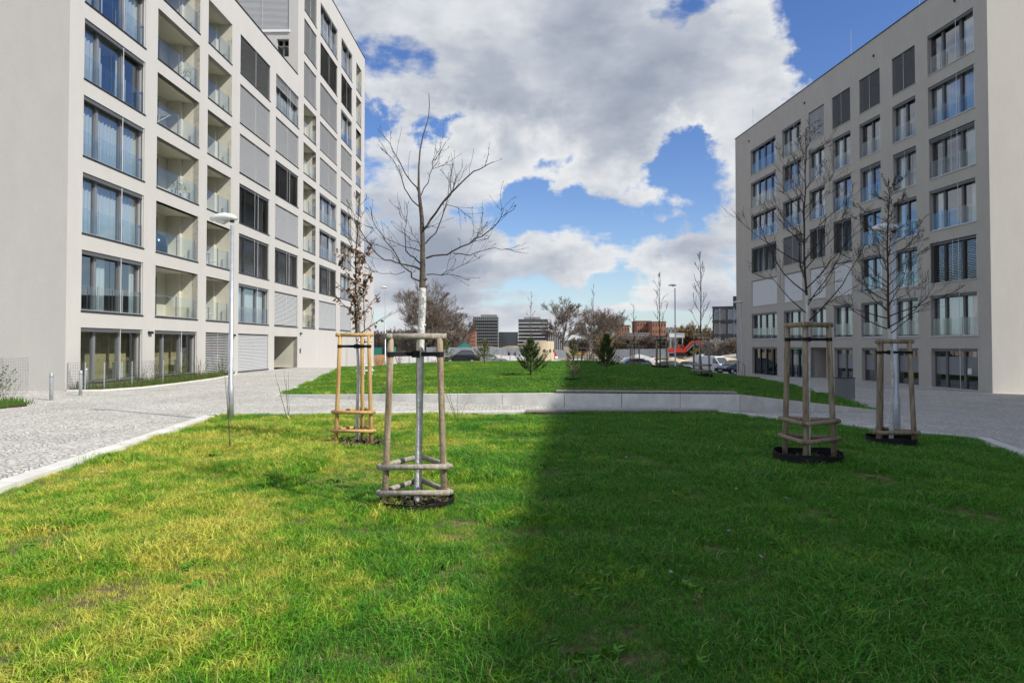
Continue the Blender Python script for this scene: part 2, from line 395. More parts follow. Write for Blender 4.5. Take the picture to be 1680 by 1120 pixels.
# seat boards
mb = MB()
a = Vector((1.5-.25,18.9-.02,0)); b = Vector((6.1,18.3,0)); d = (b-a).normalized(); nn = Vector((d.y, -d.x, 0))
T = Matrix.Translation((a.x, a.y, .40)) @ Matrix.Rotation(math.atan2(d.y, d.x), 4, 'Z')
for q in range(3): mb.box((0, -.10+q*.125, 0), ((b-a).length, .01+q*.125, .035), 'wood_grey', T)
o = thing('wall_bench', 'long slatted grey seat boards fixed on top of the retaining wall', 'bench'); mb.ob('seat', o)
for t in (.05,.35,.65,.95): MB().box(((b-a).length*t-.03, -.08, -.03), ((b-a).length*t+.03, .24, 0), 'dark_metal', T).ob('bracket', o)
a = Vector((.35,16.12,0)); b = Vector((5.0,16.27,0)); d = (b-a).normalized()
T = Matrix.Translation((a.x, a.y, .10)) @ Matrix.Rotation(math.atan2(d.y, d.x), 4, 'Z')
mb = MB()
for q in range(2): mb.box((0, q*.17, 0), ((b-a).length, .15+q*.17, .04), 'wood_grey', T)
o = thing('kerb_bench', 'low grey seat boards lying along the front lawn kerb', 'bench'); mb.ob('seat', o)
for t in (.04,.28,.52,.76,.97): MB().box(((b-a).length*t-.03, .02, -.10), ((b-a).length*t+.03, .30, 0), 'dark_metal', T).ob('bracket', o)
# ------------------------------------------------------------------ facades
def facade(mb, regions, openings, m, depth=.3, reveal=None):
    """local x along the wall, y inward, z up; regions and openings are (x0,x1,z0,z1)"""
    X = sorted({round(v, 4) for r in regions+openings for v in r[:2]}); Z = sorted({round(v, 4) for r in regions+openings for v in r[2:4]})
    def isin(x, z, L_): return any(r[0] < x < r[1] and r[2] < z < r[3] for r in L_)
    for i in range(len(X)-1):
        j = 0
        while j < len(Z)-1:
            xc = (X[i]+X[i+1])/2
            ok = lambda q: isin(xc, (Z[q]+Z[q+1])/2, regions) and not isin(xc, (Z[q]+Z[q+1])/2, openings)
            if ok(j):
                k = j
                while k+1 < len(Z)-1 and ok(k+1): k += 1
                mb.face([(X[i],0,Z[j]),(X[i+1],0,Z[j]),(X[i+1],0,Z[k+1]),(X[i],0,Z[k+1])], m); j = k+1
            else: j += 1
    rv = reveal or m
    for x0, x1, z0, z1 in [o[:4] for o in openings]:
        d = depth
        mb.face([(x0,0,z0),(x0,d,z0),(x0,d,z1),(x0,0,z1)], rv); mb.face([(x1,0,z0),(x1,0,z1),(x1,d,z1),(x1,d,z0)], rv)
        mb.face([(x0,0,z1),(x0,d,z1),(x1,d,z1),(x1,0,z1)], rv); mb.face([(x0,0,z0),(x1,0,z0),(x1,d,z0),(x0,d,z0)], rv)

CACHE = {}
def cached(key, fn):
    if key not in CACHE: CACHE[key] = fn()
    return CACHE[key]
def splits(w, n): return {2: [0,.5,1], 3: [0,.27,.66,1], 4: [0,.25,.5,.75,1]}[n]
def frame_mesh(w, h, n, m):
    def f():
        mb = MB(); y0, y1 = .24, .33; fr = .06
        mb.box((0,y0,0),(w,y1,fr),m).box((0,y0,h-fr),(w,y1,h),m).box((0,y0,fr),(fr,y1,h-fr),m).box((w-fr,y0,fr),(w,y1,h-fr),m)
        for s in splits(w, n)[1:-1]: mb.box((s*w-.08,y0-.03,fr),(s*w+.08,y1-.001,h-fr),m)
        return mb.mesh('window')
    return cached(('fr',w,h,n,m), f)
def pane_mesh(w, h, n, g):
    def f():
        mb = MB(); S_ = splits(w, n)
        for a, b in zip(S_, S_[1:]): mb.face([(a*w+.04,.285,.05),(b*w-.04,.285,.05),(b*w-.04,.285,h-.05),(a*w+.04,.285,h-.05)], g)
        return mb.mesh('pane')
    return cached(('pa',w,h,n,g), f)
def rail_mesh(w, n, hr=1.0):
    def f():
        mb = MB(); S_ = splits(w, n); y = .07
        for a, b in zip(S_, S_[1:]):
            mb.face([(a*w+.03,y,.08),(b*w-.03,y,.08),(b*w-.03,y,hr),(a*w+.03,y,hr)],'rail_glass')
        mb.box((0,y-.005,.02),(w,y+.02,.07),'galv')
        for s in S_: 
            x = clamp(s*w, .02, w-.02); mb.box((x-.018,y-.012,.02),(x+.018,y+.024,hr+.02),'galv')
        mb.box((w-.03,y,hr*.98),(w-.005,.24,hr),'grey_metal'); mb.box((.005,y,hr*.98),(.03,.24,hr),'grey_metal')
        return mb.mesh('railing')
    return cached(('ra',w,n), f)
CURT = {0: [(0,.24),(.78,1)], 1: [(0,1)], 2: [(.05,.4),(.62,.8)], 3: [(.7,1)], 4: [(0,.12),(.36,.5),(.9,1)]}
def curtain_mesh(w, h, seg):
    def f():
        r = random.Random(int(w*100+seg[0]*50)); mb = MB(); segs = [seg]
        for a, b in segs:
            x = a*w; k = 0; pts = []
            while x < b*w: pts.append((x, .40+.035*math.sin(k*1.9)+r.uniform(-.01,.01))); x += .07; k += 1
            for p, q in zip(pts, pts[1:]): mb.face([(p[0],p[1],.08),(q[0],q[1],.08),(q[0],q[1],h-.05),(p[0],p[1],h-.05)], 'curtain')
        return mb.mesh('curtain')
    return cached(('cu',w,h,seg), f)
def blind_mesh(w, h, m, tilt, down=1.0, y=.07):
    def f():
        mb = MB(); p = .09; z = h-.06; c, s = math.cos(tilt)*.05, math.sin(tilt)*.05
        zb = h*(1-down)+.05
        while z > zb:
            mb.face([(.02,y-c,z-s),(w-.02,y-c,z-s),(w-.02,y+c,z+s),(.02,y+c,z+s)], m); z -= p
        mb.box((.02,y-.03,zb-.035),(w-.02,y+.03,zb-.005),m)
        mb.box((.0,y-.05,h-.05),(w,y+.05,h-.003),'dark_metal')
        for t in (0,.5,1): 
            x = clamp(t*w,.012,w-.012); mb.box((x-.01,y-.052,0.01),(x+.01,y-.044,h-.05),'white_paint')
        return mb.mesh('blind')
    return cached(('bl',w,h,m,tilt,down,y), f)
def sill_mesh(w, m):
    def f(): return MB().box((-.03,-.045,-.035),(w+.03,.0,-.003),m).box((.003,0,.003),(w-.003,.24,.02),m).mesh('sill')
    return cached(('si',w,m), f)
def guides_mesh(w, h, n):
    def f():
        mb = MB()
        for s in ((.62,.985) if n == 3 else (.985,)): mb.box((s*w-.012,.03,.01),(s*w+.012,.045,h-.01),'white_paint')
        mb.box((.003,.04,h-.16),(w-.003,.16,h-.003),'dk_frame')
        return mb.mesh('blind_guide')
    return cached(('gu',w,h,n), f)
def loggia_mesh(w, h, d, m, wallm):
    def f():
        mb = MB()
        mb.face([(0,0,h),(0,d,h),(w,d,h),(w,0,h)], m); mb.face([(0,d,0),(w,d,0),(w,d,h),(0,d,h)], m)
        mb.face([(0,0,0),(0,d,0),(0,d,h),(0,0,h)], m); mb.face([(w,0,0),(w,0,h),(w,d,h),(w,d,0)], m)
        mb.face([(0,0,.0),(w,0,.0),(w,d,.0),(0,d,.0)], 'concrete_g')
        mb.box((w-.003-.22,d*.55,.003),(w-.003,d-.003,h-.003),m)
        return mb.mesh('loggia')
    return cached(('lo',w,h,d,m), f)
def log_door_mesh(w, h, d):
    def f():
        mb = MB(); a, b = w*.12, w*.70
        mb.box((a,d-.06,.02),(b,d-.003,h-.25),'dk_frame')
        for p, q in ((a+.06,(a+b)/2-.04),((a+b)/2+.04,b-.06)): mb.box((p,d-.075,.10),(q,d-.055,h-.33),'car_glass')
        return mb.mesh('balcony_door')
    return cached(('ld',w,h,d), f)
def log_rail_mesh(w):
    def f():
        mb = MB(); n = 2 if w < 3.4 else 2
        mb.box((0,.04,.0),(w,.10,.06),'galv')
        for i in range(n): mb.face([(i*w/n+.03,.06,.07),((i+1)*w/n-.03,.06,.07),((i+1)*w/n-.03,.06,1.02),(i*w/n+.03,.06,1.02)],'rail_glass')
        for x in (.02,w/2,w-.25): mb.box((x-.02,.05,.02),(x+.02,.09,1.05),'grey_metal')
        return mb.mesh('railing')
    return cached(('lr',w), f)

def put(root, name, me, x, z, lab=None, y=0):
    o = link(name, me, root, (x, y, z))
    if lab: o['label'] = lab
    return o
def window(root, x, z, w, h, n, fm, curt=None, rail=True, sillm='dark_metal', g='pane', blind=None, kidlab=None):
    o = put(root, 'window', frame_mesh(w, h, n, fm), x, z)
    link('pane', pane_mesh(w, h, n, g), o)
    if curt is not None:
        for sg in CURT[curt]: link('curtain', curtain_mesh(w, h, sg), o)
    if rail: link('railing', rail_mesh(w, n), o)
    link('sill', sill_mesh(w, sillm), o)
    link('blind_guide', guides_mesh(w, h, n), o)
    if blind: link('blind', blind_mesh(w, h, *blind), o)
    return o
def blind(root, x, z, w, h, kind, sillm='dark_metal'):
    m, t = {'L': ('blind_light', 1.15), 'D': ('blind_dark', 1.0), 'W': ('blind_white', 1.2)}[kind]
    o = put(root, 'blind', blind_mesh(w, h, m, t), x, z, {'L': 'closed light grey slatted blind', 'D': 'closed dark grey slatted blind', 'W': 'closed pale slatted blind'}[kind])
    link('sill', sill_mesh(w, sillm), o)
    return o
def loggia(root, x, z, w, h, d=1.55, furn=None, deep=False):
    o = put(root, 'loggia', loggia_mesh(w, h, d, 'cream', 'cream'), x, z)
    link('balcony_door', log_door_mesh(w, h, d), o); link('railing', log_rail_mesh(w), o); link('sill', sill_mesh(w, 'dark_metal'), o)
    return o

# ------------------------------------------------------------------ left building
DL = 17.0; SL = .01727
Y0 = DL*1100/(859-107.5)
LB = thing('apartment_block', 'tall warm white apartment block with loggias and a stepped roof on the left', 'building', (-DL+SL*Y0, Y0, 0), math.atan2(1, SL))
def sL(px): return (DL*1100/(859-px)-Y0)
cols = {'A':(132.4,233.6),'B':(253.8,323.4),'C':(337.4,376.8),'D':(390.7,440.5),'E':(450,488),'F':(496,516.6),'G':(523,551.3),'H':(557.8,576),'I':(582.5,591.2)}
cols = {k: (round(sL(a), 2), round(sL(b), 2)) for k, (a, b) in cols.items()}
XE = sL(485.8); XT = sL(596.5); XW = sL(613.5)
grid = {  # row 1..9, types per column
 'A': 'wwwwww', 'B': 'llllll', 'C': 'llllll', 'D': 'wddLLD'.replace('d','d'), 'E': 'LdLxLy', 'F': 'llllllLLL', 'G': 'LdwwLLLDw', 'H': 'LwwwLLwDw', 'I': 'lllllllll'}
def rowz(k): 
    if k <= 6: return 3.0*k+.02, 3.0*k+2.38
    return {7: (20.95, 23.68), 8: (24.35, 27.05), 9: (27.7, 30.4)}[k]
ops = []; wr = random.Random(3)
for c, s in grid.items():
    x0, x1 = cols[c]; w = round(x1-x0, 2)
    for i, t in enumerate(s):
        z0, z1 = rowz(i+1); h = round(z1-z0, 2)
        ops.append((x0, x1, z0, z1))
        n = 3 if w > 2.4 else 2
        if t == 'w': window(LB, x0, z0, w, h, n, 'grey_metal', curt=(wr.choice([0,1,2,4]) if c != 'A' else [4,1,1,2,0,4][i % 6]))
        elif t == 'l': loggia(LB, x0, z0, w, h)
        elif t == 'd': window(LB, x0, z0, w, h, n, 'grey_metal', curt=wr.choice([None,0]), rail=False, blind=('blind_dark', .45))
        elif t == 'L': blind(LB, x0, z0, w, h, 'L')
        elif t == 'D': blind(LB, x0, z0, w, h, 'D')
        elif t == 'x': # mixed: light blind over part of a window
            window(LB, x0, z0, w, h, n, 'grey_metal', rail=False, blind=('blind_dark', .35))
        elif t == 'y': window(LB, x0, z0, w, h, n, 'grey_metal', curt=0, blind=('blind_light', 1.1, .35))
# ground floor
for c, t in (('A','g'),('B','g'),('C','d'),('D','L'),('E','e')):
    x0, x1 = cols[c]; w = round(x1-x0, 2); z0, z1 = (.22, 2.38) if t == 'g' else (.1, 2.38)
    if t == 'e': z0 = .02; z1 = 2.3
    if t == 'g':
        o = window(LB, x0, z0, w, round(z1-z0, 2), 3, 'grey_metal', rail=False, g='pane_g'); hh = z1-z0
        mb = MB(); mb.face([(-.3,.9,.03),(w+.4,.9,.03),(w+.4,.9,hh+.1),(-.3,.9,hh+.1)], 'olive'); mb.ob('lit_room_panel', o)  # panel added close behind the glass so the room looks sunlit
        MB().box((w*.72,.5,.05),(w*.86,.62,.75),'white').ob('radiator', o)
    if t == 'd': window(LB, x0, z0, w, round(z1-z0, 2), 2, 'grey_metal', rail=False, blind=('blind_light', .5))
    if t == 'L': blind(LB, x0, z0, w, round(z1-z0, 2), 'L')
    if t == 'e':
        me = MB(); h = z1-z0; d = 2.4
        me.face([(0,0,h),(0,d,h),(w,d,h),(w,0,h)], 'cream').face([(0,d,0),(w,d,0),(w,d,h),(0,d,h)], 'cream').face([(0,0,0),(0,d,0),(0,d,h),(0,0,h)], 'cream').face([(w,0,0),(w,0,h),(w,d,h),(w,d,0)], 'cream').face([(0,0,0),(w,0,0),(w,d,0),(0,d,0)], 'concrete_g')
        e = put(LB, 'entrance', me.mesh('entrance'), x0, z0)
        MB().box((.25,1.15,.0),(w*.5,1.2,2.15),'dk_frame').box((.33,1.13,.1),(w*.5-.08,1.15,2.05),'car_glass').ob('door', e)
        MB().box((w+.5,-.03,1.05),(w+.72,-.002,1.4),'dark_metal').ob('intercom', e)
    ops.append((x0, x1, z0, z1))
HB = -1.2; DP = 16.0; ZL = 22.0; ZT = 32.3; ZW = 9.95
mb = MB(); facade(mb, [(0,XE,HB,ZL),(XE,XT,HB,ZT),(XT,XW,HB,ZW)], ops, 'stucco')
# end wall facing the camera, roofs, back
mb.face([(0,0,HB),(0,0,ZL),(0,DP,ZL),(0,DP,HB)], 'stucco_end')
mb.face([(0,DP,HB),(0,DP,ZL),(XE,DP,ZL),(XE,DP,HB)], 'stucco'); mb.face([(XE,DP,HB),(XE,DP,ZT),(XT,DP,ZT),(XT,DP,HB)], 'stucco')
mb.face([(0,0,ZL-.9),(XE,0,ZL-.9),(XE,DP,ZL-.9),(0,DP,ZL-.9)], 'concrete_g')
mb.face([(.3,.3,ZL-.9),(.3,.3,ZL),(XE,.3,ZL),(XE,.3,ZL-.9)], 'stucco'); mb.face([(0,0,ZL),(XE,0,ZL),(XE,.3,ZL),(0,.3,ZL)], 'stucco')
mb.face([(XE,0,ZT),(XT,0,ZT),(XT,DP,ZT),(XE,DP,ZT)], 'concrete_g')
mb.face([(XT,0,ZW),(XT,0,ZT),(XT,DP,ZT),(XT,DP,ZW)], 'stucco'); mb.face([(XT,0,ZW),(XW,0,ZW),(XW,DP,ZW),(XT,DP,ZW)], 'concrete_g')
mb.face([(XW,0,HB),(XW,0,ZW),(XW,DP,ZW),(XW,DP,HB)], 'stucco')
mb.face([(XT,DP,HB),(XW,DP,HB),(XW,DP,ZW),(XT,DP,ZW)], 'stucco')
mb.ob('wall', LB)
# tower end wall above the low roof (faces the camera), with two openings
tw = MB(); TO = [(-4.8,-.7,25.45,29.4),(-1.6,-.7,23.4,24.75)]
facade(tw, [(-DP,0,ZL-.9,ZT)], TO, 'stucco_end', .35)
o = tw.ob('tower_wall', LB, loc=(XE, 0, 0)); o.rotation_euler.z = rad(-90)
b_ = link('blind', blind_mesh(4.1, 3.95, 'blind_light', 1.15), o, (-4.8,0,25.45)); b_['label'] = 'large light grey blind above the low roof'
link('window', frame_mesh(.9, 1.35, 2, 'dk_frame'), o, (-1.6,0,23.4))
MB().box((-4.9,-.12,25.25),(-.6,0,25.42),'white_paint').ob('sill', o)
MB().box((-.05,-.05,ZL),(XE-.06,.35,ZL+.05),'dark_metal').box((-.05,.35,ZL),(.30,DP,ZL+.05),'dark_metal').ob('roof_edge', LB)
MB().box((XE-.05,-.05,ZT),(XT+.05,.35,ZT+.05),'dark_metal').box((XE-.05,.35,ZT),(XE+.3,DP,ZT+.05),'dark_metal').ob('roof_edge', LB)
MB().box((XT+.06,-.05,ZW),(XW+.05,.35,ZW+.05),'dark_metal').ob('roof_edge', LB)
# rooms behind the glass
mb = MB()
for k in range(0, 10):
    z = (3.0*k-.07) if k else .02
    xe = XE if k < 7 else XT
    if k >= 7: z = {7:20.9,8:24.25,9:27.6}[k]
    if k == 0: mb.face([(.1,.35,z),(XE,.35,z),(XE,5,z),(.1,5,z)], 'concrete_g')
    elif k < 7: mb.face([(.1,.34,z),(XT-.1,.34,z),(XT-.1,5,z),(.1,5,z)], 'white')
    else: mb.face([(XE+.1,.34,z),(XT-.1,.34,z),(XT-.1,5,z),(XE+.1,5,z)], 'white')
mb.face([(.1,3.1,0),(XT-.1,3.1,0),(XT-.1,3.1,2.9),(.1,3.1,2.9)], 'room')
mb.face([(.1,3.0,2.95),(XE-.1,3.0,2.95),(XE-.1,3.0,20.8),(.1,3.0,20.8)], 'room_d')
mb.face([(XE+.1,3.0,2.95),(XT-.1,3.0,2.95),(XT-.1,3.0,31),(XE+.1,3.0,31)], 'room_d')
for c in 'ABCDEFGHI':
    for x in cols[c]:
        mb.face([(x+(.5 if x == cols[c][1] else -.25),.36,0),(x+(.5 if x == cols[c][1] else -.25),3.05,0),(x+(.5 if x == cols[c][1] else -.25),3.05,20.7),(x+(.5 if x == cols[c][1] else -.25),.36,20.7)], 'room') if c in 'AB' else None
mb.ob('interior', LB)
# small wall lamps and meters
for xx, zq in ((cols['A'][1]+.42,2.2),(cols['C'][1]+.3,2.2),(cols['E'][1]+.5,2.5)): MB().box((xx,-.13,zq),(xx+.26,-.002,zq+.12),'dark_metal').ob('wall_lamp', LB)

# ------------------------------------------------------------------ right building
DR = 27.46
YR1 = DR*1100/(1208.5-741); YR0 = DR*1100/(1627.2-741); kR = math.hypot(1, .09)
RB = thing('apartment_block', 'grey shaded apartment block with flat roof and regular windows on the right', 'building', (DR-.09*YR1, YR1, 0), math.atan2(-1, .09))
def sR(px): return (YR1-DR*1100/(px-741))*kR
LR = (YR1-YR0)*kR
rc = {'P':(1233.6,1275.3),'Q':(1286,1317),'R':(1329.6,1355.4),'S':(1368.5,1398.8),'T':(1413.4,1448),'U':(1468,1506.6),'V':(1527.5,1604.7)}
rc = {k: (round(sR(a), 2), round(sR(b), 2)) for k, (a, b) in rc.items()}
rg = {'P':'wWdwww','Q':'wWDwww','R':'wWdwwL','S':'wWdwwD','T':'wwwhwD','U':'wwwhwD','V':'wdwhww'}
ops = []; wr = random.Random(11)
for c, s in rg.items():
    x0, x1 = rc[c]; w = round(x1-x0, 2); n = 4 if c == 'P' else 3 if c in 'VQ' else 2
    for i, t in enumerate(s):
        z1 = 1.5+3*(i+1); z0 = z1-2.32; h = 2.32; ops.append((x0, x1, z0, z1))
        cv = wr.choice([0,1,2,None,0,3]) if c != 'V' else [1,None,0,3,1,3][i]
        if t in 'wh': window(RB, x0, z0, w, h, n, 'dk_frame', curt=cv, sillm='concrete_g', blind=('blind_dark', 1.1, .12) if t == 'h' else None)
        elif t == 'd': window(RB, x0, z0, w, h, n, 'dk_frame', curt=cv, rail=False, sillm='concrete_g', blind=('blind_dark', .3 if c == 'V' else .5))
        else: blind(RB, x0, z0, w, h, t, 'concrete_g')
    g0, g1 = (-.70, 1.5)
    if c in 'PQ': g0 = -.95
    if c == 'R': g0 = -.98
    ops.append((x0, x1, g0, g1)); h = round(g1-g0, 2)
    if c == 'R':
        me = MB(); d = 1.5
        me.face([(0,0,h),(0,d,h),(w,d,h),(w,0,h)], 'stucco_shade_grey').face([(0,d,0),(w,d,0),(w,d,h),(0,d,h)], 'stucco_shade_grey').face([(0,0,0),(0,d,0),(0,d,h),(0,0,h)], 'stucco_shade_grey').face([(w,0,0),(w,0,h),(w,d,h),(w,d,0)], 'stucco_shade_grey').face([(0,0,0),(w,0,0),(w,d,0),(0,d,0)], 'concrete_g')
        e = put(RB, 'entrance', me.mesh('entrance'), x0, g0)
        MB().box((w*.45,d-.08,.01),(w-.15,d-.003,2.15),'wood_grey').ob('door', e)
        sg = MB(); sg.box((.2,d-.03,1.95),(.55,d-.005,2.25),'red').box((.22,d-.03,1.6),(.52,d-.005,1.85),'dark_metal').box((.1,d-.03,.95),(.4,d-.005,1.3),'dark_metal').box((.5,d-.03,.95),(.75,d-.005,1.3),'dark_metal'); sg.ob('sign', e)
    elif c in 'PQ':
        o = window(RB, x0, g0, w, h, n, 'dark_metal', rail=False, sillm='concrete_g', g='pane_g')
        if c == 'Q': MB().box((.3,.6,.2),(w-.4,.65,1.9),'shop_blue').ob('display', o)
    else:
        o = window(RB, x0, g0, w, h, n, 'dk_frame', rail=False, sillm='concrete_g', g='pane')
        MB().box((.07,.272,.75),(w-.07,.278,1.75),'film').ob('frosted_film', o)
ZR = 21.6; HBR = -1.9; DPR = 15
mb = MB(); facade(mb, [(0,LR,HBR,ZR)], ops, 'stucco_shade_grey')
mb.face([(LR,0,HBR),(LR,DPR,HBR),(LR,DPR,ZR),(LR,0,ZR)], 'stucco_end'); mb.face([(0,0,HBR),(0,0,ZR),(0,DPR,ZR),(0,DPR,HBR)], 'stucco_shade_grey')
mb.face([(0,DPR,HBR),(0,DPR,ZR),(LR,DPR,ZR),(LR,DPR,HBR)], 'stucco_shade_grey'); mb.face([(0,0,ZR),(LR,0,ZR),(LR,DPR,ZR),(0,DPR,ZR)], 'concrete_g')
mb.ob('wall', RB)
mb = MB(); mb.box((-.05,-.05,ZR),(LR+.05,.35,ZR+.05),'dark_metal').box((LR-.3,.35,ZR),(LR+.05,DPR,ZR+.05),'dark_metal').ob('roof_edge', RB)
for x in (sR(1388), sR(1228), sR(1500)): MB().cyl((x,.6),.015,ZR+.04,ZR+2.2,'galv',5).ob('lightning_rod', RB)
mb = MB()
for k in range(0, 7):
    z = 1.5+3*k-2.40
    if k == 0: z = -1.0
    mb.face([(.1,.34,z),(LR-.1,.34,z),(LR-.1,5,z),(.1,5,z)], 'white')
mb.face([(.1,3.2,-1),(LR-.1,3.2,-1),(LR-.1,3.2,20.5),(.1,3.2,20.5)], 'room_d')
mb.ob('interior', RB)
for t in (.1,.42,.7,.93): MB().cyl((LR*t,-.06),.05,18.2+2.2,18.3+2.25,'dark_metal',8).ob('drain_outlet', RB)
mb = MB()
mb.box((LR-1.6,-.03,.15),(LR-1.35,-.002,.45),'white_paint'); mb.ob('service_hatch', RB)
# handrail by the far entrance
h_ = thing('handrail', 'thin dark steel handrail beside the far corner of the right block', 'handrail', (0,0,0))
mb = MB(); p = at(1222, 619, 58); z = gz(p.x, 58); q = Vector((p.x+.3, 60.5, z+.3))
for a in (Vector((p.x,58,z)), q): MB().tube([a, a+Vector((0,0,.95))], .025, 'dark_metal', 6).ob('post', h_)
MB().tube([Vector((p.x,58,z+.95)), q+Vector((0,0,.95))], .028, 'dark_metal', 6).ob('rail', h_)

# ------------------------------------------------------------------ block beside the camera (outside the frame, throws the shade on the lawn)
NB = thing('apartment_block', 'grey neighbouring apartment block standing out of view to the right', 'building')
A = [(26.6,32.6),(21.05,-32),(44,-32),(47,20.36)]; ZA = 24.4
mb = MB()
for i in range(4):
    a, b = A[i], A[(i+1) % 4]
    if i == 0: continue
    mb.face([(a[0],a[1],-1.5),(a[0],a[1],ZA),(b[0],b[1],ZA),(b[0],b[1],-1.5)], 'stucco_shade_grey')
mb.face([(x, y, ZA) for x, y in A], 'concrete_g'); mb.ob('wall', NB)
dx, dy = A[1][0]-A[0][0], A[1][1]-A[0][1]; LN = math.hypot(dx, dy); no = []
fm = MB(); x = 1.5
while x < LN-4:
    for k in range(7): no.append((x, x+2.6, 3.3*k+.4, 3.3*k+2.7))
    x += 4.4
facade(fm, [(0,LN,-1.5,ZA)], no, 'stucco_shade_grey', .3)
for r in no: fm.face([(r[0],.3,r[2]),(r[1],.3,r[2]),(r[1],.3,r[3]),(r[0],.3,r[3])], 'car_glass')
o = fm.ob('facade', NB, loc=(A[0][0], A[0][1], 0)); o.rotation_euler.z = math.atan2(dy, dx)
# ------------------------------------------------------------------ street furniture
def lamp(name_lab, p, H, r=.062, head=.5, azim=180, grp='street lamps', lab=None):
    o = thing('street_lamp', name_lab, 'street lamp', p, rad(azim), grp)
    MB().tube([(0,0,-.1),(0,0,.75),(0,0,.78),(0,0,H*.97)], [r*1.15,r*1.15,r*.85,r*.62], 'galv', 12).ob('pole', o, True)
    if r > .05: MB().box((-.035,-r*1.17,.35),(.035,-r*1.1,.62),'grey_metal').ob('service_door', o)
    mb = MB(); k = head
    mb.tube([(-.10*k/.5,0,H+.02),(-.02,0,H+.05),(.15*k/.5,0,H+.075),(.34*k/.5,0,H+.05),(.47*k/.5,0,H+.0),(.50*k/.5,0,H-.02)], [.045,.085,.11,.10,.06,.01], 'white_paint', 14)
    mb.v = [(x, y*1.25, H+(z-H)*.85) for x, y, z in mb.v]
    mb.ob('lamp_head', o, True)
    mb = MB().tube([(.07,0,H-.01),(.2,0,H-.045),(.36,0,H-.03)], [.03,.075,.03], 'white', 12); mb.ob('lamp_lens', o, True)
    MB().cyl((0,0),.05,H-.07,H+.0,'dark_metal',10).ob('collar', o)
    return o
p = gpt(378, 688); lamp('galvanised street lamp rising from the lawn corner before the left block', (p.x,p.y,p.z), 4.52)
p = at(1470, 708, 15.2); lamp('galvanised street lamp just behind the rightmost staked tree', (p.x,p.y,gz(p.x,p.y)), 4.55, .08)
p = at(1217, 618, 56); lamp('slim street lamp at the far corner of the right block', (p.x,p.y,gz(p.x,p.y)), 6.2, .055, .7, 150)
p = at(1108, 612, 70); lamp('tall slim street lamp beyond the mound before the excavator', (p.x,p.y,gz(p.x,p.y)), 9.3, .09, .7, 180)
p = at(632, 603, 62); lamp('tall slim street lamp close to the far end of the left block', (p.x,p.y,gz(p.x,p.y)), 7.4, .07, .5, 180)
for i, (px, py, lab) in enumerate([(84,656,'grey round bollard farthest left, before the end wall'), (132,648,'grey round bollard in front of the wire fence'), (141,640,'grey round bollard nearest the first ground floor window')]):
    v = ray(px, py); Y = EYE/-v.z; o = thing('bollard', lab, 'bollard', (v.x*Y, Y, 0), 0, 'grey round bollards')
    MB().tube([(0,0,-.1),(0,0,.82),(0,0,.84)], [.055,.055,.045], 'galv', 14).ob('post', o, True); MB().cyl((0,0),.057,.70,.73,'grey_metal',14).ob('ring', o)
# litter bin
v = gpt(1386, 655); o = thing('litter_bin', 'two tone grey upright metal litter bin on the cobbles', 'bin', tuple(v), rad(8))
MB().box((-.31,-.2,.02),(0,.2,.86),'fac_grey').ob('body', o); MB().box((.006,-.2,.02),(.32,.2,.86),'grey_metal').ob('ash_panel', o); MB().box((-.33,-.22,.866),(.34,.22,.89),'dark_metal').ob('lid', o)

# planting bed with wire fence by the left block
bedY0, bedY1 = Y0-.1, Y0+14.8
def bx(y): return -DL+SL*y
mb = MB(); P_ = []; n = 20
pts = [(bx(Y0)+lerp(.25,.0,0), Y0+.3)]
outer = [(bx(bedY0)+lerp(0,1,0)+.15, Y0-.05),(bx(Y0)+1.3, Y0+.1),(bx(Y0)+1.9,Y0+1.6),(bx(Y0)+1.9,Y0+5),(bx(Y0)+1.6,Y0+9),(bx(Y0)+.9,Y0+13),(bx(Y0)+.25,Y0+14.6)]
poly = outer+[(bx(Y0+14.6)+.02, Y0+14.6),(bx(Y0)+.02, Y0-.05)]
struct(MB().face([(x, y, .03) for x, y in poly], 'soil').ob('planting_bed'))
struct(strip('kerb', outer, .1, .05, 'concrete', -1))
def in_bed(): 
    while 1:
        x = R.uniform(bx(Y0), bx(Y0)+1.9); y = R.uniform(Y0, Y0+14.5)
        if inside(x, y, poly): return x, y
mb = MB(); r = random.Random(5)
for i in range(5200):
    x, y = in_bed(); h = r.uniform(.08,.32)*(1 if r.random() < .8 else 1.6); a = r.uniform(0, 6.28); l = r.uniform(.02,.16); w_ = .008
    mb.face([(x-w_,y,.03),(x+w_,y,.03),(x+math.cos(a)*l,y+math.sin(a)*l,h)], r.choice(['shrub','shrub','weed','dead_leaf']))
o = mb.ob('bed_grass'); o['kind'] = 'stuff'
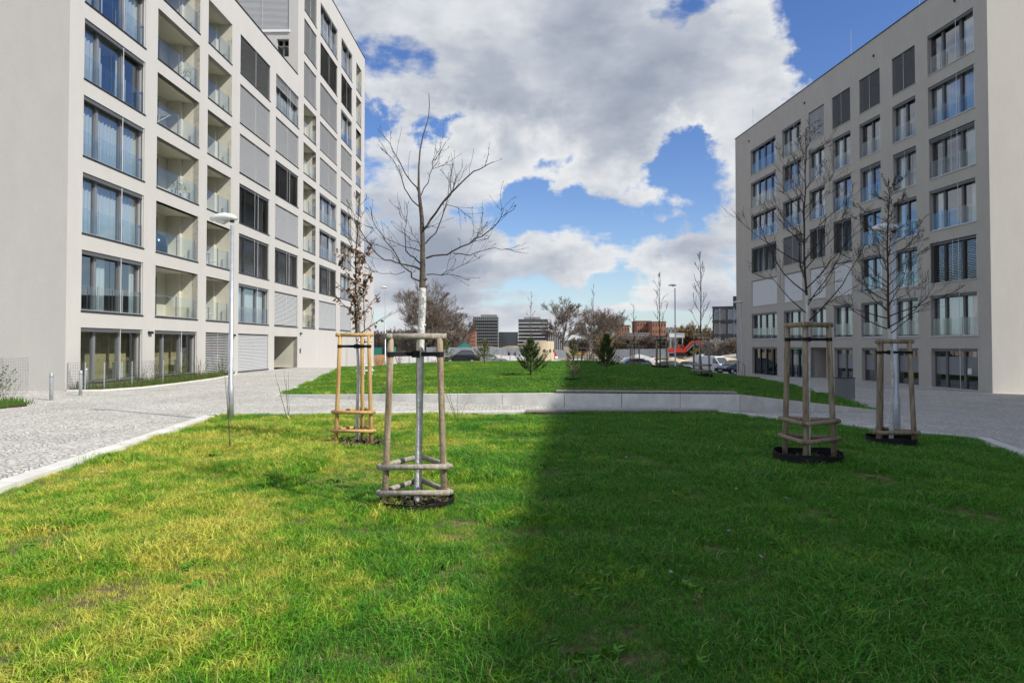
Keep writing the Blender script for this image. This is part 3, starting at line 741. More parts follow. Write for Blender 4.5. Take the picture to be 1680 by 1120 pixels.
def twig_shrub(name, lab, cat, base, H, spread, n, leaf, lm, seed, bark='bark', grp=None, leafn=8, lean=(0,0)):
    r = random.Random(seed); t = thing(name, lab, cat, base, 0, grp); mb = MB(); lf = MB()
    for i in range(n):
        a = r.uniform(0, 6.28); s = r.uniform(.2, 1)*spread; h = H*r.uniform(.6, 1); pts = []
        for k in range(6):
            q = k/5; pts.append((math.cos(a)*s*q**.8+r.uniform(-.02,.02)+lean[0]*q, math.sin(a)*s*q**.8+r.uniform(-.02,.02)+lean[1]*q, -.03+h*q))
        mb.tube(pts, [.006,.005,.004,.004,.003,.002], bark, 4)
        for k in range(leafn):
            q = r.uniform(.15,1); i0 = min(int(q*5), 4); b = Vector(pts[i0]).lerp(Vector(pts[i0+1]), q*5-i0)
            v = Vector((r.gauss(0,1), r.gauss(0,1), r.gauss(.3,.6))).normalized(); u = v.orthogonal().normalized(); L_ = leaf*r.uniform(.6,1.3)
            c = b+v*L_; lf.face([b, b+v*L_*.5+u*L_*.28, c, b+v*L_*.5-u*L_*.28], lm)
    mb.ob('stems', t); lf.ob('leaves', t) if leafn else None
    return t
labs = ['leafy shrub right behind the wire fence corner','thin dark twiggy shrub before the first ground floor pier','tall twiggy shrub left of the second ground floor window','feathery shrub below the second ground floor window','bushy green shrub at the far end of the planting bed','low shrub in the middle of the planting bed']
for i, (dy, dx_, H, sp) in enumerate([(3.4,.9,.85,.35),(5.0,.8,1.15,.4),(7.0,.9,1.3,.45),(9.3,.7,1.1,.5),(12.3,.5,1.0,.55),(6.0,1.3,.7,.4)]):
    twig_shrub('shrub', labs[i], 'shrub', (bx(Y0)+dx_, Y0+dy, .03), H, sp, 16, .05, 'shrub' if i != 1 else 'bark', 40+i, grp='shrubs in the planting bed', leafn=14)
p = at(-18, 668, 19.0); twig_shrub('shrub', 'leafy bush cut off by the left picture edge', 'shrub', (p.x,p.y,0), 1.25, .75, 30, .07, 'shrub', 77, leafn=16)
p = at(12, 660, 19.3); twig_shrub('shrub', 'sparse reddish twig beside the left edge bush', 'shrub', (p.x,p.y,0), 1.0, .75, 5, .05, 'dead_leaf', 78, leafn=5)
struct(MB().prism([(-16.5,17.6),(-13.7,18.0),(-13.5,18.7),(-14.2,19.6),(-16.5,19.8)], .0, .05, 'soil').ob('planting_bed'))
mb = MB()
for i in range(1500):
    x = R.uniform(-16.4,-13.6); y = R.uniform(17.8,19.7); h = R.uniform(.1,.3)
    if x > -14.2 and y > 19.2: continue
    mb.face([(x-.012,y,.04),(x+.012,y,.04),(x+R.uniform(-.1,.1),y,h)], R.choice(['shrub','weed']))
mb.ob('bed_grass')['kind'] = 'stuff'
# wire mesh fences
def wire(name, lab, pts, h, z=0.02, sp=.10):
    o = thing(name, lab, 'fence'); mb = MB()
    for a, b in zip(pts, pts[1:]):
        a = Vector((*a, z)); b = Vector((*b, z)); L_ = (b-a).length; n = int(L_/sp)
        for i in range(n+1):
            p = a.lerp(b, i/n); mb.tube([p, p+Vector((0,0,h))], .0045, 'grey_metal', 3, False)
        for k in range(int(h/sp)+1): mb.tube([a+Vector((0,0,k*sp+.02)), b+Vector((0,0,k*sp+.02))], .0045, 'grey_metal', 3, False)
        MB().tube([a, a+Vector((0,0,h+.03))], .02, 'galv', 6).ob('post', o)
    MB().tube([b, b+Vector((0,0,h+.03))], .02, 'galv', 6).ob('post', o)
    mb.ob('mesh_panel', o)
x0 = bx(Y0)
wire('wire_fence', 'low welded wire fence round the planting bed at the corner window', [(x0+.05,Y0+.1),(x0+.75,Y0-.0),(x0+1.15,Y0+.5),(x0+1.35,Y0+2.0),(x0+1.45,Y0+4.2)], 1.0)
p = at(-25, 640, 21); q = at(5, 640, 22.5); wire('wire_fence', 'piece of welded wire fence at the left picture edge', [(p.x,p.y),(q.x,q.y),(q.x+.1,q.y+1)], 1.25)
# things on the loggias
def on_logg(c, k, fx, d):   # position on a loggia floor
    x0, x1 = cols[c]; z0 = rowz(k)[0]; return LB.matrix_world @ Vector((lerp(x0, x1, fx), d, z0+.005)) 
bpy.context.view_layer.update()
def table(c, k, fx, d, lab):
    o = thing('balcony_table', lab, 'table', on_logg(c, k, fx, d), 1.55); MB().box((-.4,-.3,.70),(.4,.3,.73),'grey_metal').ob('tabletop', o)
    for sx in (-.35,.35):
        for sy in (-.25,.25): MB().box((sx-.02,sy-.02,0),(sx+.02,sy+.02,.70),'grey_metal').ob('leg', o)
def chair(c, k, fx, d, lab):
    o = thing('balcony_chair', lab, 'chair', on_logg(c, k, fx, d), 2.2); MB().box((-.22,-.22,.42),(.22,.22,.46),'white').ob('seat', o); MB().box((-.22,.19,.5),(.22,.22,.9),'white').ob('backrest', o)
    for sx in (-.2,.2):
        for sy in (-.2,.2): MB().box((sx-.015,sy-.015,0),(sx+.015,sy+.015,.42),'white').ob('leg', o)
table('C', 2, .3, .7, 'grey balcony table on the narrow loggia two floors above the street'); chair('C', 2, .75, .8, 'white chair beside the table on the narrow loggia two floors up')
table('C', 1, .3, .7, 'grey balcony table on the narrow first floor loggia'); chair('C', 1, .72, .8, 'white chair on the narrow first floor loggia')
o = thing('covered_barbecue', 'barbecue under a dark blue cover on the wide second floor loggia', 'barbecue', on_logg('B', 2, .3, .65))
MB().tube([(0,0,0),(0,0,.5),(0,0,.85),(0,0,1.0)], [.5,.5,.45,.15], 'car_blue', 12).ob('cover', o, True)
o = thing('drying_rack', 'folding drying rack on the wide fourth floor loggia', 'drying rack', on_logg('B', 4, .3, .6), 1.5)
mb = MB()
for i in range(8): mb.box((-.6,-.3+i*.085,.9),(.6,-.295+i*.085,.91),'white')
mb.ob('rack', o)
for s in (-1,1): MB().tube([(-.5,s*.28,0),(.5,-s*.28,.9)], .012, 'white', 5).ob('leg', o)
for k, fx, lab in ((3,.75,'green potted plant by the rail of the third floor loggia'),(5,.8,'potted plant by the rail of the fifth floor loggia'),(3,.55,'small potted bush in the middle of the third floor loggia')):
    p = on_logg('B', k, fx, .3); o = thing('potted_plant', lab, 'plant', p); MB().tube([(0,0,0),(0,0,.35)], [.13,.18], 'white', 10).ob('pot', o)
    mb = MB()
    for i in range(160):
        v = Vector((R.gauss(0,.16), R.gauss(0,.16), R.gauss(.6,.14))); u = Vector((R.gauss(0,1),R.gauss(0,1),R.gauss(0,1))).normalized()*.05; mb.face([v, v+u, v+u.orthogonal().normalized()*.04], 'shrub')
    mb.ob('foliage', o)

# ------------------------------------------------------------------ trees
def grow(mb, m, base, d, L_, r0, depth, r, up=.25, nseg=6, kids=5, rmin=.003, spread=.7, sides=4, fork=(.25,1), buds=0, shrink=.55):
    pts = [Vector(base)]; d = Vector(d).normalized(); rr = [r0]
    for i in range(nseg):
        d = (d+Vector((r.gauss(0,.10), r.gauss(0,.10), r.gauss(0,.08)+up*.16))).normalized()
        pts.append(pts[-1]+d*(L_/nseg)); rr.append(max(rmin, r0*(1-(i+1)/nseg*.8)))
    mb.tube(pts, rr, m, max(3, sides), False)
    if buds:
        for i in range(buds):
            q = r.randint(1, nseg); p = pts[q]; v = Vector((r.gauss(0,1),r.gauss(0,1),.5)).normalized()*.018
            mb.tube([p, p+v*.6, p+v], [.002,.0035,.001], m, 3, False)
    if depth <= 0: return
    for k in range(kids):
        q = r.uniform(*fork)*nseg; i = min(int(q), nseg-1); p = pts[i].lerp(pts[i+1], q-i); dd = (pts[i+1]-pts[i]).normalized()
        side = Vector((r.gauss(0,1), r.gauss(0,1), r.gauss(0,.6))); side = (side-dd*side.dot(dd)).normalized()
        nd = (dd+side*spread*r.uniform(.7,1.2)).normalized()
        grow(mb, m, p, nd, L_*shrink*r.uniform(.6,1.15)*(1-.4*q/nseg), max(rmin, rr[i]*.55), depth-1, r, up, max(3, nseg-1), kids, rmin, spread, 3, fork, buds, shrink)
def young_tree(lab, base, H, cs, nb, blen, ang, seed, r0=.035, white=None, depth=2, kids=4, barkm='bark_d', grp='young staked trees', leader_wob=.03, rmin=.003, buds=1, leaves=0, up=.35, lean=(0,0)):
    r = random.Random(seed); t = thing('young_tree', lab, 'tree', base, 0, grp)
    pts = []; n = 16
    ph = r.uniform(0, 6)
    for i in range(n+1):
        q = i/n; pts.append(Vector((leader_wob*math.sin(ph+q*7)*sm(q*3)+r.gauss(0,leader_wob*.25)*min(1, i)+lean[0]*q, leader_wob*math.cos(ph+q*6)*sm(q*3)+lean[1]*q, -.05+H*q)))
    rr = [max(rmin, r0*(1-.86*(i/n))) for i in range(n+1)]
    tr = MB()
    if white:
        k = max(1, round(white/H*n)); tr.tube(pts[:k+1], [x*1.08 for x in rr[:k+1]], 'limewash', 10, False); tr.tube(pts[k:], rr[k:], barkm, 8, False)
    else: tr.tube(pts, rr, barkm, 8, False)
    tr.ob('trunk', t, True)
    mb = MB()
    for b in range(nb):
        q = lerp(cs, .97, (b+r.uniform(0,.8))/nb); i = min(int(q*n), n-1); p = pts[i].lerp(pts[i+1], q*n-i)
        a = b*2.4+r.uniform(-.5,.5); u = lerp(1, .25, ((q-cs)/(1-cs))**.8)
        e = rad(ang+r.uniform(-10,10)+15*(q-cs))
        grow(mb, barkm, p, (math.cos(a)*math.cos(e), math.sin(a)*math.cos(e), math.sin(e)), blen*u*r.uniform(.75,1.15), max(rmin, r0*.30*u+.002), depth, r, up, 6, kids, rmin, .6, 4, (.2,1), buds)
    mb.ob('crown', t)
    if leaves:
        lf = MB()
        vs = [v for v in mb.v if v[2] < H*.78]
        for i in range(leaves):
            b = Vector(r.choice(vs)); b = b if (b.x**2+b.y**2) < .16 else b*0+Vector((r.gauss(0,.1), r.gauss(0,.1), b.z))
            v = Vector((r.gauss(0,1), r.gauss(0,1), r.gauss(-.8,.6))).normalized(); u = v.orthogonal().normalized(); L_ = r.uniform(.05,.11)
            k = u.cross(v)*L_*.15; lf.face([b, b+v*L_*.5+u*L_*.3+k, b+v*L_, b+v*L_*.5-u*L_*.3+k], 'dead_leaf')
        lf.ob('dead_leaves', t)
    return t
def stake(lab, base, H, w, rz, mtl, railm, low=(.22,.45), r=.035, strap=True, tipr=True, sc_top=.82):
    """three leaning posts, half-round rails on top and low down, black straps"""
    t = thing('tree_guard', lab, 'tree support', base, rz, 'wooden stake frames round the young trees')
    cs = [(-w/2,-w*.29),(w/2,-w*.29),(0,w*.58)]; top = [(x*sc_top, y*sc_top) for x, y in cs]
    P = lambda i, z: Vector((lerp(cs[i][0],top[i][0],z/H), lerp(cs[i][1],top[i][1],z/H), z))
    for i in range(3):
        MB().tube([P(i,-.15), P(i,H*.3), P(i,H*.7), P(i,H)], [r*1.05,r,r*.97,r*.93], mtl, 10).ob('post', t, True)
    for i, j in ((0,1),(1,2),(2,0)):
        if (i, j) != (1, 2) or not tipr:
            a, b = P(i,H+r*.55), P(j,H+r*.55); d = (b-a).normalized()*.07; MB().tube([a-d, b+d], r*.95, railm, 10).ob('top_rail', t, True)
        for z in low:
            a, b = P(i,z*H), P(j,z*H); o_ = Vector(((a+b)/2).to_2d().to_3d()).normalized()*r*1.5; d = (b-a).normalized()*.06
            MB().tube([a+o_-d, b+o_+d], r*.85, railm, 8).ob('low_rail', t, True)
    if strap:
        sb = MB(); c = Vector((0,0,H*.905))
        for i in range(3):
            a = P(i,H*.905+.0); 
            d = (c-a).normalized(); n_ = Vector((-d.y,d.x,0))*.006
            sb.face([a+n_+Vector((0,0,-.022)), c+n_+Vector((0,0,-.022)), c+n_+Vector((0,0,.022)), a+n_+Vector((0,0,.022))], 'rubber'); sb.face([a-n_+Vector((0,0,-.022)), c-n_+Vector((0,0,-.022)), c-n_+Vector((0,0,.022)), a-n_+Vector((0,0,.022))], 'rubber')
            sb.tube([a-Vector((0,0,.025)), a+Vector((0,0,.025))], r*1.12, 'rubber', 10)
        sb.tube([c-Vector((0,0,.035)), c+Vector((0,0,.035))], .052, 'rubber', 12); sb.ob('strap', t)
    return t
def ring(lab, base, r0, h=.16, tilt=0):
    t = MB(); n = 40; rr = random.Random(int(r0*1000)+int(base[0]*7))
    k = t.mi('barrier'); o_ = []
    for i in range(n):
        a = 2*math.pi*i/n; w_ = 1+.03*math.sin(3*a+1)+.012*rr.uniform(-1,1); o_.append((math.cos(a)*r0*w_, math.sin(a)*r0*w_))
    for i in range(n):
        a, b = o_[i], o_[(i+1) % n]; za = h*(.85+.2*math.sin(i*.5)*.5); zb = h*(.85+.2*math.sin((i+1)%n*.5)*.5)
        if i == n-1: zb = h*.85
        t.face([(a[0],a[1],-.1),(b[0],b[1],-.1),(b[0],b[1],zb),(a[0],a[1],za)], 'barrier')
        f = .975; t.face([(a[0]*f,a[1]*f,-.1),(b[0]*f,b[1]*f,-.1),(b[0]*f,b[1]*f,zb),(a[0]*f,a[1]*f,za)], 'barrier')
        t.face([(a[0],a[1],za),(b[0],b[1],zb),(b[0]*f,b[1]*f,zb),(a[0]*f,a[1]*f,za)], 'barrier')
    o = tag(t.ob('root_ring', loc=base), lab, 'edging ring', 'black plastic rings round the tree bases')
    return o
def soil_disc(name, base, r0, m='soil'):
    mb = MB(); n = 26; rr = random.Random(int(base[0]*13)); pts = []
    for i in range(n):
        a = 2*math.pi*i/n; q = r0*rr.uniform(.8,1.1) if name == 'soil_patch' else r0
        x, y = base[0]+math.cos(a)*q, base[1]+math.sin(a)*q; pts.append((x, y, hz(x, y)+.012))
    c = (base[0], base[1], hz(base[0], base[1])+.05)
    for i in range(n): mb.face([pts[i], pts[(i+1) % n], c], m)
    for i in range(260 if r0 > .25 else 60):
        a = rr.uniform(0,6.28); q = r0*math.sqrt(rr.random())*1.05; x, y = base[0]+math.cos(a)*q, base[1]+math.sin(a)*q; z = hz(x, y)+.03; s = rr.uniform(.008,.03)
        u = Vector((rr.gauss(0,1), rr.gauss(0,1), rr.gauss(0,.4))).normalized()*s*2; v = Vector((-u.y,u.x,rr.uniform(-.01,.02)))*.4; p = Vector((x,y,z+rr.uniform(0,.02)))
        mb.face([p-u-v,p+u-v,p+u+v,p-u+v], rr.choice(['wood_end','bark','soil','dead_leaf']))
    o = mb.ob('mulch'); o['kind'] = 'stuff'

# tree 1: the near tree, limbs traced at its own distance with depth added to each limb
tb = gpt(686, 829); TY = tb.y
t1 = thing('young_tree', 'bare young tree with whitewashed trunk in the nearest old wooden frame', 'tree', tb, 0, 'young staked trees')
def z1(x, y): return (540+x/2.947, 140+y/2.947)
def tr1(px, py, dy=0): p = at(px, py, TY+dy); return p-tb
TR = [tr1(685,835),tr1(686,780),tr1(688,700),tr1(690,600),tr1(691,545)]+[tr1(*z1(*q)) for q in [(452,1040),(451,980),(452,850),(452,760),(448,640),(437,540),(433,490),(433,400),(440,310),(455,240),(480,160),(485,100),(482,38)]]
rr = [.042,.036,.034,.033,.037,.038,.035,.027,.025,.022,.018,.013,.009,.0075,.0065,.005,.004,.003]
mb = MB(); mb.tube(TR[:7], rr[:7], 'limewash', 12, False); mb.tube(TR[6:], rr[6:], 'bark', 10, False)
for i, (q, a) in enumerate([(4.2,.3),(4.6,2.9),(5.1,1.1),(5.6,3.6),(4.9,5.0),(6.3,.2)]):
    k = int(q); p = TR[k].lerp(TR[k+1], q-k); mb.tube([p, p+Vector((math.cos(a)*.05, -.02, .01))], [.016,.009], 'limewash' if q < 6 else 'bark', 8)
mb.ob('trunk', t1, True)
limbs = [([(440,590),(400,555),(365,500),(345,430),(310,360),(250,300)],-.3,.0075),([(433,520),(400,470),(350,390),(310,320),(275,260),(235,210)],.35,.0075),
 ([(445,530),(480,470),(500,400),(510,350),(512,305)],.2,.006),([(500,400),(525,370),(545,305)],.25,.004),([(497,405),(530,395),(556,385)],.1,.003),
 ([(455,700),(490,650),(540,580),(590,520),(650,460),(700,415),(740,400),(795,370)],-.4,.013),([(590,520),(583,450),(595,385)],-.3,.005),([(560,560),(600,500),(615,440)],-.45,.004),
 ([(465,765),(515,715),(545,640),(570,560),(580,490),(592,430)],.4,.008),([(560,575),(620,590),(660,625),(692,645)],.45,.004),
 ([(470,835),(540,820),(600,800),(680,765),(740,730),(790,690),(830,640),(885,605)],-.5,.010),([(680,765),(720,720),(765,660)],-.55,.004),([(700,755),(770,740),(775,730)],-.4,.003),([(830,640),(838,615),(836,590)],-.6,.003),
 ([(600,812),(680,822),(740,800),(800,785),(860,790),(925,808)],.45,.006),([(470,915),(540,918),(600,915),(675,942)],-.2,.006),([(540,918),(570,895),(640,870),(682,845)],-.35,.004),
 ([(440,890),(380,870),(320,855),(270,845),(220,805),(190,760),(150,700),(120,640)],.5,.011),([(435,945),(400,930),(398,905),(350,870),(320,810),(270,750),(230,690),(175,680)],-.5,.010),
 ([(230,690),(210,650),(205,605)],-.5,.004),([(350,870),(300,800),(200,765),(150,735)],-.55,.004),
 ([(440,860),(410,830),(370,800),(366,720),(375,660),(340,570)],.3,.008),([(437,800),(390,785),(330,765),(260,730)],-.3,.006),([(375,660),(340,620),(330,590)],.35,.003),
 ([(366,900),(320,915),(250,910),(190,880)],.4,.004),([(440,780),(420,740),(395,680)],.2,.004),([(455,700),(480,690),(505,680)],.1,.003),([(438,760),(400,750),(350,710),(315,680)],.3,.004)]
mb = MB(); r = random.Random(21)
for pts, dep, r0 in limbs:
    n = len(pts); full = dep if r0 > .0055 else dep
    W = []
    for i, q in enumerate(pts):
        f = i/(n-1); dd = (full*f if r0 >= .006 else full*(.6+.4*f))
        W.append(tr1(*z1(*q), dd))
    # refine with slight kinks
    Q = []
    for i in range(n-1):
        Q.append(W[i]); Q.append(W[i].lerp(W[i+1], .5)+Vector((r.gauss(0,.008), r.gauss(0,.02), r.gauss(0,.008))))
    Q.append(W[-1]); rs = [max(.0028, r0*(1-.75*i/(len(Q)-1))) for i in range(len(Q))]
    mb.tube(Q, rs, 'bark_d' if r0 < .009 else 'bark', 6, False)
    for k in range(1+n):
        q = r.uniform(.25,1)*(len(Q)-1.001); i = int(q); p = Q[i].lerp(Q[i+1], q-i); d = (Q[i+1]-Q[i]).normalized(); s = Vector((r.gauss(0,1), r.gauss(0,1), r.gauss(.4,.6))).normalized()
        grow(mb, 'bark_d', p, d+s*.7, r.uniform(.05,.32), .0022, 1 if r.random() < .35 else 0, r, .3, 4, 1, .0017, .6, 3, (.3,1), 1)
mb.ob('crown', t1)
GRD = []
def base_of(px, py, Y=None):
    if Y is None: p = gpt(px, py)
    else: p = at(px, py, Y); p.z = hz(p.x, p.y)
    return p
b1 = base_of(682, 812); b1 = Vector((tb.x-.02, tb.y+.0, hz(tb.x, tb.y)))
stake('weathered three post frame nearest the camera around the tallest bare tree', b1, 1.72, .60, rad(3), 'wood_old', 'wood_grey', (.10,.25), .034)
ring('black plastic edging ring under the nearest wooden frame', b1, .385, .10); soil_disc('soil', b1, .36); GRD.append((b1.x, b1.y, .36))
# tree 2
b2 = base_of(585, 727); stake('fresh yellow three post frame around the tree with dead leaves', b2, 1.80, .60, rad(-4), 'wood_new', 'wood_new', (.13,.30), .034)
soil_disc('soil_patch', b2, .5); GRD.append((b2.x, b2.y, .42))
young_tree('slender young tree still holding brown dead leaves in the yellow frame', b2, 4.3, .42, 26, .85, 42, 31, .03, 1.9, 1, 2, 'bark_d', leaves=330, rmin=.0035)
# tree 3
b3 = base_of(1326, 757); stake('weathered three post frame in the larger black ring on the right', b3, 1.93, .66, rad(32), 'wood_old', 'wood_old', (.17,.30), .04)
ring('large black plastic ring round the bigger tree on the right lawn', b3, .47, .17); soil_disc('soil', b3, .45); GRD.append((b3.x, b3.y, .50))
young_tree('wide crowned bare young tree before the far part of the right block', b3, 4.85, .42, 30, 1.45, 36, 55, .032, 2.3, 2, 5, 'bark_d', rmin=.0019, buds=1)
# tree 4
b4 = base_of(1462, 729); stake('short weathered two rail frame beside the right street lamp', b4, 1.80, .62, rad(-2), 'wood_old', 'wood_old', (.13,), .042)
ring('smaller black plastic ring beside the right street lamp', b4, .41, .17); soil_disc('soil', b4, .39); GRD.append((b4.x, b4.y, .42))
young_tree('dense twiggy bare young tree in front of the right street lamp', b4, 4.8, .41, 40, 1.2, 22, 66, .036, 2.0, 2, 5, 'bark_d', rmin=.0021, buds=3, leader_wob=.05)
# saplings on the front lawn
for (px, py, H, sp, n, lab, mm, lean) in [(472,688,1.15,.25,5,'thin reddish sapling on the lawn between lamp and yellow frame','bark',(-.2,0)),(377,738,1.55,.10,3,'very thin forked sapling on the lawn below the left street lamp','bark',(-.1,0)),(751,690,1.0,.55,6,'pale forked sapling on the lawn right of the nearest frame','twig_ochre',(0,0))]:
    b = base_of(px, py); twig_shrub('sapling', lab, 'sapling', b, H, sp, n, .03, 'twig_ochre', px, mm, 'thin saplings on the front lawn', 1, lean)
b = base_of(471, 690); o = tag(MB().tube([(0,0,.12),(.07,-.03,.02)], .02, 'wood_new', 8).ob('wood_offcut', loc=b), 'short yellow wood offcut lying on the lawn by the thin sapling', 'wood')

# trees and frames on the mound
def mtree(px, py, Y, Hf, Ht, wf, lab, seed, cs=.38, nb=16, bl=1.0, ang=50, wood='wood_old', tm='bark_d', low=(.17,.3), ringed=True, depth=1, kids=3, white=None):
    b = base_of(px, py, Y)
    stake('stake frame round the '+lab, b, Hf, wf, rad(seed*17 % 40), wood, wood, low, .045)
    if ringed: ring('black plastic ring under '+lab.split(' on the ')[0].split(' in the ')[0], b, wf*.72, .2)
    young_tree(lab, b, Ht, cs, nb, bl, ang, seed, .045, white, depth, kids, tm, rmin=.009, buds=0)
    return b
mtree(1150, 626, 31, 1.95, 5.9, .75, 'tall slender bare sapling on the mound before the white van', 101, .33, 16, 1.3, 55, 'wood_grey')
mtree(1083, 606, 41, 1.95, 6.0, .75, 'slim upright sapling on the mound left of the far lamp post', 102, .36, 13, 1.5, 62)
mtree(1040, 603, 50, 1.9, 4.7, .75, 'small bare sapling on the far slope of the mound', 103, .45, 10, .9, 50)
mtree(974, 600, 60, 3.0, 7.6, 1.0, 'bare sapling in the pale frame behind the blue picnic table', 104, .4, 14, 1.6, 55, 'twig_pale', 'bark', ringed=False)
mtree(597, 622, 33, 1.9, 5.2, .7, 'whitewashed sapling close to the far end wall of the left block', 105, .4, 12, 1.0, 50, 'white', 'bark', ringed=False, white=2.4)
mtree(955, 596, 57, 1.7, 2.6, .9, 'tiny sapling in the dark frame left of the picnic table', 106, .6, 6, .5, 50, 'wood_grey', ringed=False)
mtree(871, 596, 58, 2.3, 6.6, .8, 'thin tall sapling standing behind the round kiosk pine', 107, .42, 12, 1.2, 55, 'twig_pale', 'bark', ringed=False)
def pine(lab, b, H, w, seed, m='pine', sparse=1.0):
    r = random.Random(seed); t = thing('young_pine', lab, 'pine', b, 0, 'young pines on the mound'); br = MB(); nd = MB()
    br.tube([(0,0,-.05),(.01,0,H*.5),(0,.01,H*.93)], [.03,.02,.008], 'bark', 6); 
    def needles(p, d, L_, n):
        for i in range(n):
            q = p+d*L_*r.random(); v = (d*.9+Vector((r.gauss(0,.55), r.gauss(0,.55), r.gauss(0,.55)))).normalized()*r.uniform(.06,.11); u = v.cross(Vector((r.gauss(0,1),r.gauss(0,1),r.gauss(0,1)))).normalized()*.008
            nd.face([q-u, q+u, q+v], m)
    nl = 7
    for k in range(nl):
        z = H*lerp(.12,.9,k/(nl-1)); L_ = w/2*(1-.75*k/(nl-1))
        for j in range(int(7*sparse)+1):
            a = j*6.28/7+k+r.uniform(-.3,.3); e = r.uniform(.25,.7)+.5*k/nl; d = Vector((math.cos(a)*math.cos(e), math.sin(a)*math.cos(e), math.sin(e))); LL = L_*r.uniform(.7,1.2)
            p0 = Vector((0,0,z)); p1 = p0+d*LL*.6; d2 = (d+Vector((0,0,.6))).normalized(); p2 = p1+d2*LL*.5
            br.tube([p0,p1,p2], [.01,.007,.004], 'bark', 3, False)
            needles(p0+d*LL*.2, d, LL*.45, int(50*sparse)); needles(p1, d2, LL*.55, int(95*sparse))
            for s in range(3):
                q = p0+d*LL*r.uniform(.35,.6); d3 = (d+Vector((r.gauss(0,.6), r.gauss(0,.6), .5))).normalized(); needles(q, d3, LL*.32, int(55*sparse))
    needles(Vector((0,0,H*.8)), Vector((0,0,1)), H*.22, 70)
    br.ob('trunk', t); nd.ob('needles', t)
pb = base_of(870, 617); pine('bushy green young pine in the sun on top of the mound', pb, 1.45, 1.75, 1)
pst = thing('tree_stake', 'single dark stake tied to the sunlit bushy pine', 'stake', pb+Vector((.02,-.12,0)), 0, 'single stakes by the pines'); MB().cyl((0,0),.022,-.1,1.5,'wood_end',8).ob('post', pst); MB().cyl((0,0),.03,.9,.94,'rubber',8).ob('strap', pst)
pb = base_of(940, 626); pine('sparse yellowing young pine on the shaded edge of the mound', pb, 1.5, 1.0, 2, 'pine_l', .35)
pst = thing('tree_stake', 'single dark stake tied to the yellowing sparse pine', 'stake', pb+Vector((-.02,-.1,0)), 0, 'single stakes by the pines'); MB().tube([(0,0,-.1),(.06,0,1.35)], .024, 'wood_end', 8).ob('post', pst); MB().cyl((.03,0),.03,.8,.84,'rubber',8).ob('strap', pst)
ring('black plastic ring at the foot of the yellowing pine', pb, .32, .14)
pb = base_of(995, 613, 31); pine('dark shaded young pine right of the yellowing pine', pb, 1.65, 1.45, 3)
pb = base_of(727, 604, 40); pine('pale young pine behind the right post of the nearest frame', pb, 1.7, 1.7, 4, 'pine_l', .8)
pb = base_of(795, 604, 42); pine('small straggly pine left of the sunlit bushy pine', pb, 1.45, 1.7, 5, 'pine_l', .6)
pst = thing('tree_stake', 'single dark stake beside the small straggly pine', 'stake', pb+Vector((0,-.12,0)), 0, 'single stakes by the pines'); MB().cyl((0,0),.03,-.1,1.35,'wood_end',8).ob('post', pst); MB().cyl((0,0),.04,.8,.86,'rubber',8).ob('strap', pst)
for px, lab in ((622,'yellowish leafless bush at the left foot of the mound'),(655,'small yellow twig bush behind the nearest frame')):
    b = base_of(px, 603, 45); twig_shrub('bush', lab, 'bush', b, 1.1, .6, 22, .07, 'twig_ochre', px, 'twig_ochre', leafn=5)
